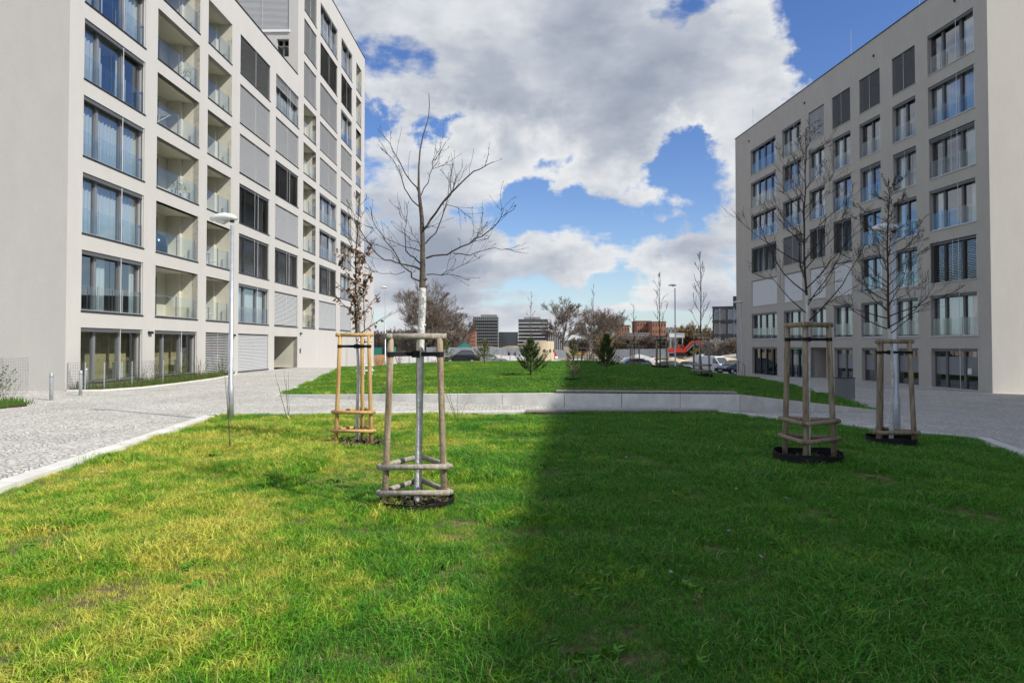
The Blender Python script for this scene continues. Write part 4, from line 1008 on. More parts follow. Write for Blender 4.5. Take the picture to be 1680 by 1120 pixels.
# ------------------------------------------------------------------ cars
def car(lab, p, rz, paint, L_=4.3, H=1.45, W=1.75, kind='car', cat='car'):
    t = thing('parked_'+kind, lab, cat, p, rz, 'vehicles parked behind the mound')
    if kind == 'car':
        low = [(-L_/2+.05,.22),(-L_/2,.5),(-L_/2+.03,.82),(-L_/2+.55,.92),(L_/2-1.25,.92),(L_/2-.35,.78),(L_/2,.6),(L_/2-.02,.25)]
        cab = [(-L_/2+.35,.92),(-L_/2+.85,H-.06),(-L_/2+1.3,H),(L_/2-2.05,H-.02),(L_/2-1.15,.92)]
    else:
        low = [(-L_/2,.3),(-L_/2,1.1),(L_/2-1.0,1.1),(L_/2-.25,.92),(L_/2,.65),(L_/2-.02,.3)]
        cab = [(-L_/2,1.1),(-L_/2+.06,H-.05),(-L_/2+.2,H),(L_/2-1.95,H),(L_/2-1.6,H-.08),(L_/2-.85,1.1)]
    b = MB(); b.yprism(low, -W/2, W/2, paint, lambda x, z: .06 if z < .4 or z > .9 else (.03 if abs(x) > L_/2-.1 else 0))
    z0 = cab[0][1]; tp = lambda x, z: .06+.16*(z-z0)/(H-z0)
    b.yprism(cab, -W/2, W/2, paint, tp); o = b.ob('body', t)
    bev = o.modifiers.new('bevel', 'BEVEL'); bev.width = .035; bev.segments = 2; bev.limit_method = 'ANGLE'
    g = MB(); 
    def inset(y, s):
        c = [(x, z) for x, z in cab]; cx = sum(x for x, z in c)/len(c); cz = sum(z for x, z in c)/len(c)
        k = [(cx+(x-cx)*.90, cz+(z-cz)*.74) for x, z in c]
        return [(x, s*(W/2-tp(x, z)+.006), z) for x, z in k]
    for s in (-1, 1):
        if kind == 'car': g.face(inset(0, s), 'car_glass')
        else:
            q = [(L_/2-1.95,1.18),(L_/2-1.95,H-.22),(L_/2-1.68,H-.22),(L_/2-1.05,1.18)]; g.face([(x, s*(W/2-tp(x, z)+.006), z) for x, z in q], 'car_glass')
    g.ob('side_window', t)
    def slant(a, b_, k0, k1, off=.012):
        ax, az = a; bx_, bz = b_; P = lambda q, s, k: (lerp(ax,bx_,q)+off*(1 if bx_ < ax else -1), s*(W/2-tp(0, lerp(az,bz,q))-.07), lerp(az,bz,q)+.01)
        return MB().face([P(k0,-1,0),P(k0,1,0),P(k1,1,0),P(k1,-1,0)], 'car_glass')
    slant(cab[-1], cab[-2], .08, .92).ob('windscreen', t)
    if kind == 'car': slant(cab[0], cab[1], .12, .9, .012).ob('rear_window', t)
    for s in (-1, 1):
        for x in (-L_/2+.8, L_/2-.85):
            w_ = MB(); w_.tube([(x,s*(W/2-.2),.31),(x,s*(W/2+.01),.31)], .31, 'tyre', 16); o = w_.ob('wheel', t); MB().tube([(x,s*(W/2),.31),(x,s*(W/2+.022),.31)], .19, 'galv', 12).ob('rim', o)
        MB().box((L_/2-.22,s*W*.36-.16,.62),(L_/2+.005,s*W*.36+.16,.75),'white').ob('headlight', t)
        MB().box((-L_/2-.005,s*W*.40-.1,.68),(-L_/2+.1,s*W*.40+.1,.86),'lamp_red').ob('tail_light', t)
        MB().box((L_/2-1.5 if kind == 'car' else L_/2-1.1, s*(W/2+.1)-.09, .9 if kind == 'car' else 1.15),(L_/2-1.4 if kind == 'car' else L_/2-1.0, s*(W/2+.1)+.09, 1.03 if kind == 'car' else 1.4),'dark_metal').ob('mirror', t)
    MB().box((L_/2-.02,-.4,.42),(L_/2+.012,.4,.60),'dark_metal').ob('grille', t)
    MB().box((L_/2+.0,-.26,.33),(L_/2+.02,.26,.43),'white').ob('number_plate', t)
def carp(px, Y, up=.13):
    p = at(px, 600, Y); p.z = gz(p.x, p.y)+up; return p
car('white delivery van parked behind the mound facing the camera', carp(1172,80), rad(-62), 'car_white', 5.0, 2.0, 1.9, 'van', 'van')
car('dark blue car at the corner of the right block', carp(1205,72), rad(-150), 'car_blue')
car('white car just right of the delivery van', carp(1200,88), rad(-70), 'car_white')
car('dark estate car seen side on right of the tall lamp', carp(1105,80), rad(-8), 'car_dark', 4.5)
car('white car between the dark estate car and the delivery van', carp(1138,82), rad(-40), 'car_white')
car('silver car behind the small sapling frame', carp(1035,75), rad(185), 'car_silver')
car('white hatchback right beside the silver car', carp(1047,79), rad(175), 'car_white', 4.0)
car('black car standing low behind the left side of the mound', carp(757,70,.35), rad(180), 'car_dark', 3.9, 1.5)

# ------------------------------------------------------------------ kiosk, table, people, excavator, fences
p = at(884, 596, 92); z = gz(p.x, 92)+.1; K = thing('round_kiosk', 'round beige kiosk wall with a row of dark portholes', 'kiosk', (p.x,92,z)); K.scale = (1.30,1.30,1.40)
mb = MB(); mb.cyl((0,0),1.62,0,2.35,'beige',40); mb.ob('wall', K)
for i in range(14):
    a = 2*math.pi*i/14+.1; c = Vector((math.cos(a)*1.6, math.sin(a)*1.6, 1.42)); n_ = Vector((math.cos(a), math.sin(a), 0))
    MB().tube([c, c+n_*.04], .17, 'wood_end', 16).ob('porthole', K)
for i in range(8):
    a = 2*math.pi*i/8; MB().box((1.615,-.012,.0),(1.63,.012,2.15),'wood_grey', Matrix.Rotation(a,4,'Z')).ob('batten', K)
p = at(968, 600, 84); z = gz(p.x, 84)+.35; o = thing('picnic_table', 'blue picnic table behind the dark young pine', 'table', (p.x,84,z), .1)
MB().box((-1.0,-.4,.72),(1.0,.4,.78),'blue').ob('tabletop', o)
for s in (-1, 1): MB().box((-1.0,s*.8-.15,.42),(1.0,s*.8+.15,.47),'blue').ob('seat', o)
for s in (-.7, .7): MB().box((s-.05,-.85,.36),(s+.05,.85,.41),'galv').tube([(s,-.6,0),(s,-.25,.72)],.04,'galv',6).tube([(s,.6,0),(s,.25,.72)],.04,'galv',6).ob('leg', o)
o = thing('blue_crate', 'blue plastic box standing beside the blue picnic table', 'box', (p.x-2.0,84.6,z)); MB().box((-.5,-.4,0),(.5,.4,.75),'blue').ob('body', o); MB().box((-.53,-.43,.75),(.53,.43,.82),'blue').ob('lid', o)
def person(lab, p, rz, top, legs, step=.18):
    sk = [((0,0,.95),.13),((0,0,1.15),.14),((0,0,1.38),.16),((0,0,1.5),.06),((0,0,1.58),.075),((0,.0,1.68),.095),((0,0,1.76),.06)]
    me = bpy.data.meshes.new('person'); V = [v for v, _ in sk]; E = [(i, i+1) for i in range(6)]; rs = [q for _, q in sk]
    def chain(fr, pts): 
        last = fr
        for v, q in pts: V.append(v); rs.append(q); E.append((last, len(V)-1)); last = len(V)-1
    for s in (-1, 1):
        chain(0, [((s*.1,0,.88),.10),((s*.11,s*step*.5,.48),.065),((s*.11,s*step-.02,.08),.045),((s*.12,s*step+.13,.03),.04)])
        chain(2, [((s*.19,0,1.40),.065),((s*.25,-s*.05,1.12),.045),((s*.24,s*.08+.05,.88),.035),((s*.24,s*.08+.08,.78),.03)])
    me.from_pydata(V, E, []); o = bpy.data.objects.new('person', me); COL.objects.link(o); o.location = p; o.rotation_euler.z = rz
    mo = o.modifiers.new('skin', 'SKIN')
    for i, q in enumerate(rs): me.skin_vertices[0].data[i].radius = (q, q)
    me.skin_vertices[0].data[0].use_root = True
    o.modifiers.new('sub', 'SUBSURF').levels = 1
    dg = bpy.context.evaluated_depsgraph_get(); m2 = bpy.data.meshes.new_from_object(o.evaluated_get(dg)); o.modifiers.clear(); o.data = m2
    m2.materials.clear(); [m2.materials.append(M[k]) for k in (legs, top, 'skin', 'wood_end')]
    for f in m2.polygons: z = f.center.z; f.material_index = 0 if z < .95 else 1 if z < 1.49 else 2 if z < 1.68 and f.center.y > -.02 else 3
    for f in m2.polygons:
        if f.center.z < .84 and abs(f.center.x) > .2 and f.center.z > .7: f.material_index = 2
    tag(o, lab, 'person', 'two people walking beyond the mound')

for px, lab, rz, top, legs in ((835,'walking person in dark clothes, left of the two beyond the mound',.9,'cloth_dark','cloth_dark'),(845,'walking person in greyer clothes, right of the two beyond the mound',-1.2,'cloth_dark','cloth_jean')):
    p = at(px, 586, 128); person(lab, (p.x, 128, site_z(p.x, 128)-.02), rz, top, legs)
def excavator(p, rz):
    t = thing('excavator', 'red tracked excavator with raised boom on the earthworks', 'excavator', p, rz)
    for s in (-1, 1):
        prof = [(-2.0,.15),(-2.25,.5),(-2.0,.9),(2.0,.9),(2.25,.5),(2.0,.15)]; MB().yprism(prof, s*1.3-.3, s*1.3+.3, 'tyre').ob('track', t)
    MB().box((-.9,-1.0,.5),(.9,1.0,1.05),'dark_metal').ob('undercarriage', t)
    o = MB().yprism([(-2.5,1.1),(-2.6,1.7),(-2.2,2.2),(.3,2.2),(.3,1.9),(1.7,1.8),(1.7,1.1)], -1.35, 1.35, 'red').ob('body', t); o.modifiers.new('b','BEVEL').width = .08
    c = MB().yprism([(.2,2.15),(.25,3.05),(1.2,3.05),(1.7,2.2),(1.7,1.7),(.2,1.7)], .35, 1.3, 'red').ob('cab', t)
    MB().face([(.4,1.315,2.2),(1.45,1.315,2.2),(1.15,1.315,2.9),(.4,1.315,2.9)], 'car_glass').face([(.4,.335,2.2),(1.45,.335,2.2),(1.15,.335,2.9),(.4,.335,2.9)], 'car_glass').ob('window', c)
    MB().yprism([(1.2,1.5),(1.5,1.3),(3.4,3.4),(5.6,3.9),(5.6,4.25),(3.2,4.0),(1.5,2.2)], -.5, .0, 'red').ob('boom', t)
    MB().yprism([(5.2,4.5),(5.7,4.5),(6.1,2.0),(5.8,1.9),(5.3,3.6)], -.45, -.05, 'red').ob('dipper_arm', t)
    MB().yprism([(5.6,2.1),(6.2,2.0),(6.5,1.3),(6.1,.8),(5.3,.9),(5.2,1.1)], -.85, .35, 'dark_metal').ob('bucket', t)
    MB().tube([(2.0,-.25,1.4),(3.6,-.25,3.1)], .1, 'galv', 8).ob('ram', t)
p = at(1113, 590, 150); excavator((p.x,150,site_z(p.x,150)+.9), -.15); bpy.data.objects['excavator'].scale = (.88,)*3
p = at(1137, 590, 158); o = thing('wheel_loader', 'orange wheel loader partly hidden beside the excavator', 'loader', (p.x,158,site_z(p.x,158)+.7), 2.8)
MB().yprism([(-2.4,.8),(-2.4,1.9),(-.6,2.0),(.0,1.3),(1.2,1.2),(1.2,.8)], -.9, .9, 'yellow').ob('body', o); MB().yprism([(-.9,1.9),(-.8,3.0),(.3,3.0),(.6,1.3),(-.9,1.3)], -.7, .7, 'dark_metal').ob('cab', o)
for sx in (-1.5,1.2):
    for s in (-1, 1): MB().tube([(sx,s*.75,.65),(sx,s*1.15,.65)], .68, 'tyre', 16).ob('wheel', o)
MB().yprism([(1.2,1.0),(3.0,.6),(3.0,.8),(1.2,1.4)], -.6, .6, 'red').ob('arm', o); MB().yprism([(3.0,.1),(3.0,1.2),(3.3,.9),(4.0,.2)], -1.2, 1.2, 'dark_metal').ob('bucket', o)
# heaps
def heap(name, lab, px, Y, w, d, h, m, seed, kind=None):
    p = at(px, 590, Y); z0 = site_z(p.x, Y)-.1; mb = MB(); n = 22; k = mb.mi(m); r = random.Random(seed)
    for j in range(n+1):
        for i in range(n+1):
            u, v = i/n*2-1, j/n*2-1; q = math.hypot(u, v); hh = h*max(0, 1-q**1.4)*(1+.45*mnoise.noise(Vector((u*2+seed, v*2, 0))))+.06*h*mnoise.noise(Vector((u*9, v*9, seed)))*(q < 1)
            mb.v.append((u*w/2, v*d/2, hh-(.3 if q >= 1 else 0)))
    for j in range(n):
        for i in range(n): a = j*(n+1)+i; mb.f.append((a,a+1,a+n+2,a+n+1)); mb.m.append(k)
    o = mb.ob(name, loc=(p.x,Y,z0)); tag(o, lab, 'heap', 'earth and rubble heaps on the building site')
heap('gravel_heap', 'grey gravel heap beyond the dark pine, left of the frames', 1058, 120, 15, 9, 2.0, 'gravel', 1)
heap('sand_heap', 'pale sand bank under the excavator, behind the tall lamp', 1100, 105, 12, 7, 1.7, 'sand', 2)
heap('sand_heap', 'long sandy bank right of the excavator behind the van', 1165, 118, 22, 9, 1.5, 'sand', 3)
heap('rubble_heap', 'broken concrete rubble heap at the right before the glass block', 1180, 150, 16, 8, 2.6, 'gravel', 4)
heap('earth_heap', 'brown earth heap between the office towers and the kiosk', 835, 190, 30, 12, 2.6, 'site', 5)
heap('earth_heap', 'brown earth heap left of the round kiosk', 795, 170, 26, 10, 2.3, 'site', 6)
heap('earth_heap', 'orange soil bank at the left behind the slim street lamp', 668, 92, 20, 8, 1.5, 'orange_soil', 7)
heap('earth_heap', 'orange soil bank partly hidden by the left block', 625, 98, 16, 8, 1.6, 'orange_soil', 8)
r = random.Random(9)
for i, (px, Y, rz) in enumerate([(1186,128,.4),(1196,126,-.3),(1178,140,.8)]):
    p = at(px, 590, Y); o = thing('concrete_pipe', ['dark concrete pipe lying nearest the right block','pale concrete pipe lying against the dark one','short concrete pipe lying on the rubble'][i], 'pipe', (p.x,Y,site_z(p.x,Y)+.75+.25*i), rz, 'loose concrete pipes')
    MB().tube([(-1.3,0,0),(1.3,0,.35)], .5, 'gravel' if i else 'fac_grey', 16, False).tube([(1.3,0,.35),(-1.3,0,0)], .42, 'wood_end', 16, False).ob('body', o)
r = random.Random(31)
spots = [(905,120,'white'),(918,133,'fac_grey'),(948,118,'white'),(1012,126,'gravel'),(1026,140,'fence_blue'),(1066,134,'white'),(1078,150,'fac_grey'),(790,112,'fac_grey'),(812,124,'wood_new'),(702,104,'blue'),(688,118,'fac_grey')]
adj = ['white','grey','white','pale grey','grey blue','white','grey','grey','yellow wooden','blue','grey']
nb_ = ['right of the round kiosk','behind the big spreading tree foot','left of the picnic table','behind the dark young pine','left of the small sapling frame','right of the small sapling frame','left of the tall lamp','beyond the straggly pine','between the straggly pine and the bushy pine','left of the pale young pine','behind the nearest frame top rail']
for i, (px, Y, m) in enumerate(spots):
    p = at(px, 590, Y); z = site_z(p.x, Y)-.05; o = thing('material_stack', 'small stack of '+adj[i]+' building material '+nb_[i], 'stack', (p.x, Y, z), r.uniform(-.6,.6), 'stacks of material on the building site')
    for k in range(3): MB().box((-.9-r.uniform(0,.5),-.5,k*.42+.02),(.9+r.uniform(0,.5),.5,k*.42+.36),m if k != 1 else 'wood_grey').ob('layer', o)
car('white car parked behind the left part of the mound, left of the black car', carp(690,86), rad(175), 'car_white')
car('grey estate car beside the black car on the left', carp(802,80,.3), rad(8), 'car_silver', 4.4)
car('dark car in the second row behind the white delivery van', carp(1160,95), rad(-20), 'car_dark')
# hoardings
def hoard(name, lab, px0, px1, Y0_, Y1_, h, m, n, zt=0, pm='galv'):
    a = at(px0, 590, Y0_); b = at(px1, 590, Y1_); t = thing(name, lab, 'fence'); L_ = math.dist((a.x,a.y),(b.x,b.y)); 
    for i in range(n):
        p = a.lerp(b, i/n); q = a.lerp(b, (i+1)/n); z = site_z((p.x+q.x)/2, (p.y+q.y)/2)+zt; d = (q-p).normalized(); e = Vector((-d.y,d.x,0))*.03
        mb = MB(); P = [p+d*.06-e, q-d*.06-e, q-d*.06+e, p+d*.06+e]; mb.prism([(v.x, v.y) for v in P], z-.3, z+h+.03*(i % 3), m); mb.ob('panel', t)
        MB().cyl((p.x, p.y), .05, z-.3, z+h+.12, pm, 6).ob('post', t)
hoard('hoarding', 'grey blue sheet hoarding crossing the building site on the right', 1000, 1120, 178, 172, 2.1, 'fence_blue', 26, .3)
hoard('hoarding', 'grey blue sheet hoarding between the earth heaps and the kiosk', 700, 930, 140, 135, 2.0, 'fence_blue', 30, .2)
hoard('site_wall', 'long low white site barrier behind the left half of the mound', 640, 880, 84, 88, 1.3, 'white', 16, .1)
hoard('site_wall', 'low white site barrier sloping past the blue picnic table', 905, 1090, 88, 99, 1.0, 'white', 14, -.1)
hoard('mesh_fence', 'grey site fence beyond the parked cars', 1090, 1215, 112, 108, 1.2, 'fac_grey', 12, -.2)
# container, tent, sign, caravan
p = at(624, 583, 120); o = thing('site_container', 'green site container behind the slim lamp on the left', 'container', (p.x,120,site_z(p.x,120)+.2), 0)
MB().box((-2.6,-1.2,0),(2.6,1.2,2.2),'green').ob('body', o); MB().box((-1.6,-1.23,1.0),(-.8,-1.19,1.7),'car_glass').ob('window', o); MB().box((.6,-1.24,.1),(1.4,-1.19,2.0),'dark_metal').ob('door', o); MB().box((-2.7,-1.3,2.21),(2.7,1.3,2.3),'dark_metal').ob('roof', o)
p = at(761, 583, 150); o = thing('site_tent', 'small green peaked shelter before the brick building', 'shelter', (p.x,150,site_z(p.x,150)+.4), .2)
MB().yprism([(-2.1,1.6),(0,3.0),(2.1,1.6)], -1.5, 1.5, 'green').ob('roof', o)
for x in (-1.9,1.9):
    for y in (-1.3,1.3): MB().box((x-.05,y-.05,0),(x+.05,y+.05,1.6),'galv').ob('post', o)
MB().box((-1.8,1.2,0),(1.8,1.25,1.6),'green').ob('back_wall', o)
p = at(1110, 542, 165); o = thing('billboard', 'blue and white billboard on posts behind the tall lamp', 'billboard', (p.x,165,site_z(p.x,165)), .1)
MB().box((-2.0,-.08,5.3),(2.0,.08,6.5),'fence_blue').ob('panel', o); MB().box((-1.8,-.1,5.5),(-.5,-.082,6.3),'white').box((-.2,-.1,5.6),(1.7,-.082,5.8),'white').ob('print', o)
for x in (-1.5,1.5): MB().box((x-.12,-.05,-.3),(x+.12,.05,5.3),'galv').ob('post', o)
p = at(949, 562, 230); o = thing('site_cabin', 'yellow site cabin among the big bare trees', 'cabin', (p.x,230,-2.2)); MB().box((-2.4,-1,0),(2.4,1,4.2),'yellow').ob('body', o); MB().box((-2.5,-1.1,4.21),(2.5,1.1,4.35),'dark_metal').ob('roof', o); MB().box((-1.5,-1.03,2.4),(-.4,-.99,3.4),'car_glass').ob('window', o)
p = at(888, 562, 128); o = thing('parked_van', 'red and white van roof showing over the round kiosk', 'van', (p.x,128,site_z(p.x,128)+.2), .1); MB().box((-2.6,-.9,.5),(1.4,.9,2.6),'white').ob('cargo_box', o); MB().yprism([(1.45,.5),(1.45,2.3),(2.0,2.3),(2.7,1.3),(2.9,.5)], -.85, .85, 'red').ob('cab', o); MB().box((-2.6,-.93,2.0),(1.4,-.905,2.55),'red').ob('stripe', o)
for x in (-1.8,2.0):
    for s in (-1,1): MB().tube([(x,s*.6,.4),(x,s*.92,.4)], .4, 'tyre', 14).ob('wheel', o)

# ------------------------------------------------------------------ distant buildings
def block(lab, px0, px1, ytop, Y, depth, wallm, floors, bays, winm, wfrac=(.5,.55), rz=0, name='office_building', cat='building', slab=None, zb=-3, roofm='fac_grey', plant=None):
    a = at(px0, 560, Y); b = at(px1, 560, Y); w = b.x-a.x; zt = at(0, ytop, Y).z
    t = thing(name, lab, cat, (a.x, Y, zb), rz); H = zt-zb
    MB().box((0,0,0),(w,depth,H),wallm).ob('wall', t); MB().box((-.2,-.2,H+.01),(w+.2,depth+.2,H+.35),roofm).ob('roof', t)
    fh = H/floors; bw = w/bays
    total = floors*bays
    for i in range(floors):
        z0 = i*fh+fh*(1-wfrac[1])/2; 
        if slab: MB().box((-1.0,-1.3,i*fh-.16+.02),(w+1.0,-.01,i*fh+.30),slab).ob('balcony_slab', t)
        if total <= 90:
            for j in range(bays):
                x0 = j*bw+bw*(1-wfrac[0])/2; MB().box((x0,-.06,z0),(x0+bw*wfrac[0],.04,z0+fh*wfrac[1]),winm).ob('window', t)
        else:
            mb = MB()
            for j in range(bays):
                x0 = j*bw+bw*(1-wfrac[0])/2; mb.box((x0,-.06,z0),(x0+bw*wfrac[0],.04,z0+fh*wfrac[1]),winm)
            mb.ob('window_band', t)
    if plant: MB().box((w*plant[0],depth*.2,H+.36),(w*plant[1],depth*.8,H+plant[2]),roofm).ob('roof_plant', t)
    return t
block('grey office tower wrapped in scaffold lines on the left of the pair', 776, 817, 520, 640, 26, 'fac_grey', 11, 13, 'fac_dark', (.66,.62), slab='fac_grey', plant=(.3,.95,2.6), zb=-4)
block('low charcoal office building between the two towers', 818, 850, 545, 700, 30, 'fac_dark', 6, 12, 'car_glass', (.8,.6), zb=-4)
block('charcoal tower with bright white floor bands, right of the pair', 851, 899, 524, 560, 26, 'fac_dark', 9, 12, 'car_glass', (.7,.6), slab='white', plant=(.2,.75,2.2), zb=-4)
block('grey building with white vertical fins behind the big bare tree', 899, 925, 545, 480, 20, 'fac_dark', 5, 9, 'white', (.16,1), zb=-4)
block('red brick building behind the green shelter', 765, 780, 544, 560, 20, 'brick', 5, 5, 'fac_dark', (.4,.45), zb=-4)
block('pale low building left of the brick one', 756, 765, 548, 600, 20, 'fac_grey', 4, 4, 'fac_dark', (.4,.45), zb=-4)
bk = block('orange brick terrace house with stepped roof, rightmost of the brick ones', 1070, 1093, 528, 330, 14, 'brick', 5, 5, 'fac_dark', (.42,.45), name='terrace_house', plant=None)
block('orange brick terrace house with attic, left neighbour of the stepped one', 1045, 1068, 527, 340, 14, 'brick', 5, 5, 'fac_dark', (.42,.45), name='terrace_house')
block('dark fronted terrace below the brick ones', 1030, 1066, 547, 300, 12, 'fac_grey', 3, 8, 'fac_dark', (.6,.5), name='terrace_house')
block('smaller brick terrace house farthest left in the row', 1015, 1033, 534, 360, 14, 'brick', 4, 4, 'fac_dark', (.42,.45), name='terrace_house')
block('pale grey apartment house behind the tall lamp', 1097, 1118, 538, 420, 16, 'fence_blue', 5, 5, 'fac_dark', (.5,.45), name='apartment_house')
# dark glass block on the right, seen at an angle
a = at(1170, 560, 150); t = thing('office_building', 'dark glass office block with pale grid beside the right building', 'building', (a.x,150,-2.6), -.42)
W_, H_ = 30.0, 12.6
MB().box((0,0,0),(W_,18,H_),'car_glass').ob('wall', t); MB().box((4,3,H_+.01),(W_,15,H_+2.6),'fac_dark').ob('roof_plant', t)
for i in range(5): MB().box((-.2,-.25,i*H_/4-.15),(W_,-.01,i*H_/4+.2),'fac_dark').ob('floor_band', t)
for j in range(21): MB().box((j*1.5-.07,-.22,.21),(j*1.5+.07,-.02,H_-.2),'galv' if j % 2 else 'fac_dark').ob('mullion', t)
r = random.Random(2)
for i in range(4):
    for j in range(0, 20): 
        if r.random() < .8: MB().box((j*1.5+.2,-.1,i*H_/4+.4),(j*1.5+1.3,-.01,i*H_/4+H_/4-.5),'glass_sky' if r.random() < .75 else 'fac_grey').ob('window', t)
# hills
def hill(pts, Y, d, m='dark_hill'):
    mb = MB(); k = mb.mi(m); n = 120; top = []
    for i in range(n+1):
        q = i/n*(len(pts)-1); a = min(int(q), len(pts)-2); f = q-a; px = lerp(pts[a][0], pts[a+1][0], f); py = lerp(pts[a][1], pts[a+1][1], f)
        top.append(at(px, py+1.2*mnoise.noise(Vector((px*.12, Y, 0))), Y))
    rows = []
    for fr in (0,.25,.55,.85,1,1.3,1.8):
        row = []
        for p in top:
            h = (p.z+6)*(sm(fr) if fr <= 1 else sm(2-fr)); row.append((p.x*(1+(fr-1)*d/Y), Y+(fr-1)*d, -6+h))
        rows.append(row)
    for r_ in rows: mb.v += r_
    w_ = n+1
    for j in range(len(rows)-1):
        for i in range(n): q = j*w_+i; mb.f.append((q,q+1,q+w_+1,q+w_)); mb.m.append(k)
    struct(mb.ob('hill', smooth=True))
hill([(-400,545),(200,548),(560,548),(640,552),(700,550),(780,556),(900,558),(1000,557),(1080,552),(1130,545),(1180,540),(1230,544),(1500,540),(2100,548)], 1500, 500)

# ------------------------------------------------------------------ big bare trees
def bigtree_mesh(H, seed, m, spread=.75, kids=6, depth=3, fork=(.25,1), r0=None, stems=1, rmin=.03, up=.2, first=.42, shrink=.58):
    r = random.Random(seed); tr = MB(); mb = MB(); r0 = r0 or H*.022
    for s in range(stems):
        base = Vector((r.gauss(0,.4), r.gauss(0,.4), -.4)) if stems > 1 else Vector((0,0,-.4)); pts = [base]; d = Vector((r.gauss(0,.15 if stems > 1 else .05), r.gauss(0,.1), 1)).normalized()
        n = 7; Lt = H*.62
        for i in range(n): d = (d+Vector((r.gauss(0,.09), r.gauss(0,.09), .1))).normalized(); pts.append(pts[-1]+d*Lt/n)
        rr = [r0*(1-.7*i/n) for i in range(n+1)]; tr.tube(pts, rr, m, 8, False)
        for k in range(int(kids*1.6)+1):
            q = lerp(n*first, n*.999, k/(kids*1.6)); i = min(int(q), n-1); p = pts[i].lerp(pts[i+1], q-i); a = k*2.4+r.uniform(-.6,.6); e = rad(r.uniform(25,65))
            grow(mb, m, p, (math.cos(a)*math.cos(e), math.sin(a)*math.cos(e), math.sin(e)), H*.42*spread*r.uniform(.8,1.2), rr[i]*.55, depth-1, r, up, 6, kids, rmin, .75, 4, fork, 0, shrink)
    return tr.mesh('trunk', True), mb.mesh('crown')
def place(me, lab, px, Y, rz, sc=1, name='bare_tree', cat='tree', grp='bare trees beyond the building site', z=None):
    p = at(px, 575, Y); zz = site_z(p.x, Y) if z is None else z
    t = thing(name, lab, cat, (p.x, Y, zz), rz, grp); t.scale = (sc,)*3
    link('trunk', me[0], t); link('crown', me[1], t); return t
_g = grow
def grow(mb, m, base, d, L_, r0, depth, r, up=.25, nseg=6, kids=5, rmin=.003, spread=.7, sides=4, fork=(.25,1), buds=0, shrink=.55):
    # far crowns: straighter, more open limbs
    pts = [Vector(base)]; d = Vector(d).normalized(); rr = [r0]
    for i in range(nseg):
        d = (d+Vector((r.gauss(0,.06), r.gauss(0,.06), r.gauss(0,.05)+up*.12))).normalized(); pts.append(pts[-1]+d*(L_/nseg)); rr.append(max(rmin, r0*(1-(i+1)/nseg*.8)))
    mb.tube(pts, rr, m, max(3, sides), False)
    if depth <= 0: return
    for k in range(kids):
        q = r.uniform(*fork)*nseg; i = min(int(q), nseg-1); p = pts[i].lerp(pts[i+1], q-i); dd = (pts[i+1]-pts[i]).normalized()
        side = Vector((r.gauss(0,1), r.gauss(0,1), r.gauss(0,.6))); side = (side-dd*side.dot(dd)).normalized()
        grow(mb, m, p, (dd+side*spread*r.uniform(.6,1.0)).normalized(), L_*shrink*r.uniform(.7,1.15)*(1-.3*q/nseg), max(rmin, rr[i]*.5), depth-1, r, up, max(3, nseg-2), kids, rmin, spread, 3, fork, buds, shrink)
T1 = bigtree_mesh(16.5, 3, 'twig_far', .95, 7, 4, r0=.42, first=.35, rmin=.03, up=.10, shrink=.66)
T2 = bigtree_mesh(13.5, 5, 'twig_far', .9, 7, 4, rmin=.026, shrink=.66)
T3 = bigtree_mesh(17.5, 8, 'twig_far', .8, 7, 4, rmin=.02, shrink=.64, stems=2, up=.35)
T4 = bigtree_mesh(8, 12, 'twig_far', .95, 7, 3, rmin=.045, stems=6, first=.1, r0=.1, shrink=.66)
T5 = bigtree_mesh(7, 15, 'twig_ochre', .95, 7, 3, rmin=.045, stems=6, first=.1, r0=.09, up=.4, shrink=.66)
T6 = bigtree_mesh(8.5, 18, 'twig_pale', .6, 7, 3, rmin=.04, stems=5, first=.2, r0=.09, up=.5, shrink=.64)
place(T1, 'large spreading bare tree standing alone near the fin fronted building', 925, 190, 0)
place(T2, 'bare tree with upright crown, first one right of the spreading tree', 968, 185, 1.0, 1.0)
place(T2, 'bare tree at the right end of the tall group near the brick houses', 1000, 190, 2.6, 1.02)
place(T1, 'bare tree behind, between the two tall trees right of the spreading one', 984, 215, 2.0, .85)
place(T3, 'tallest brown bare tree, leftmost of the dense clump on the left', 697, 150, .4, .98)
place(T3, 'dense brown bare tree second in the clump on the left', 715, 160, 2.2, .85)
place(T3, 'lower brown bare tree third in the clump on the left', 733, 158, 4.0, .66)
place(T2, 'small round brown bare tree at the right end of the left clump', 750, 165, .7, .66)
place(T2, 'low brown bare tree behind the left clump', 722, 180, 3.3, .8)
place(T4, 'brown bare tree behind the green container', 640, 170, .3, .85)
place(T6, 'pale bare tree between the container and the left clump', 664, 160, .3, .9)
bush = [(1010,210,T4,.8),(1024,205,T5,.75),(1038,200,T4,.8),(1052,195,T6,.72),(1064,192,T4,.8),(1078,190,T6,.78),(1092,188,T4,.75),(1104,186,T6,.8),(1122,196,T5,1.15),(1134,190,T5,1.25),(1146,188,T6,1.0),(1158,184,T5,1.1),(1170,135,T6,.68),(1183,132,T6,.62),(1196,130,T6,.66),(1206,128,T4,.6),(988,170,T5,.85),(760,200,T4,.5),(610,165,T4,.8),(630,190,T6,.7),(653,180,T4,.8),(676,175,T4,.85),(690,172,T4,.75),(944,230,T4,.7),(958,225,T4,.65),(1000,160,T6,.5),(740,150,T4,.75),(726,148,T4,.7),(712,146,T4,.75)]
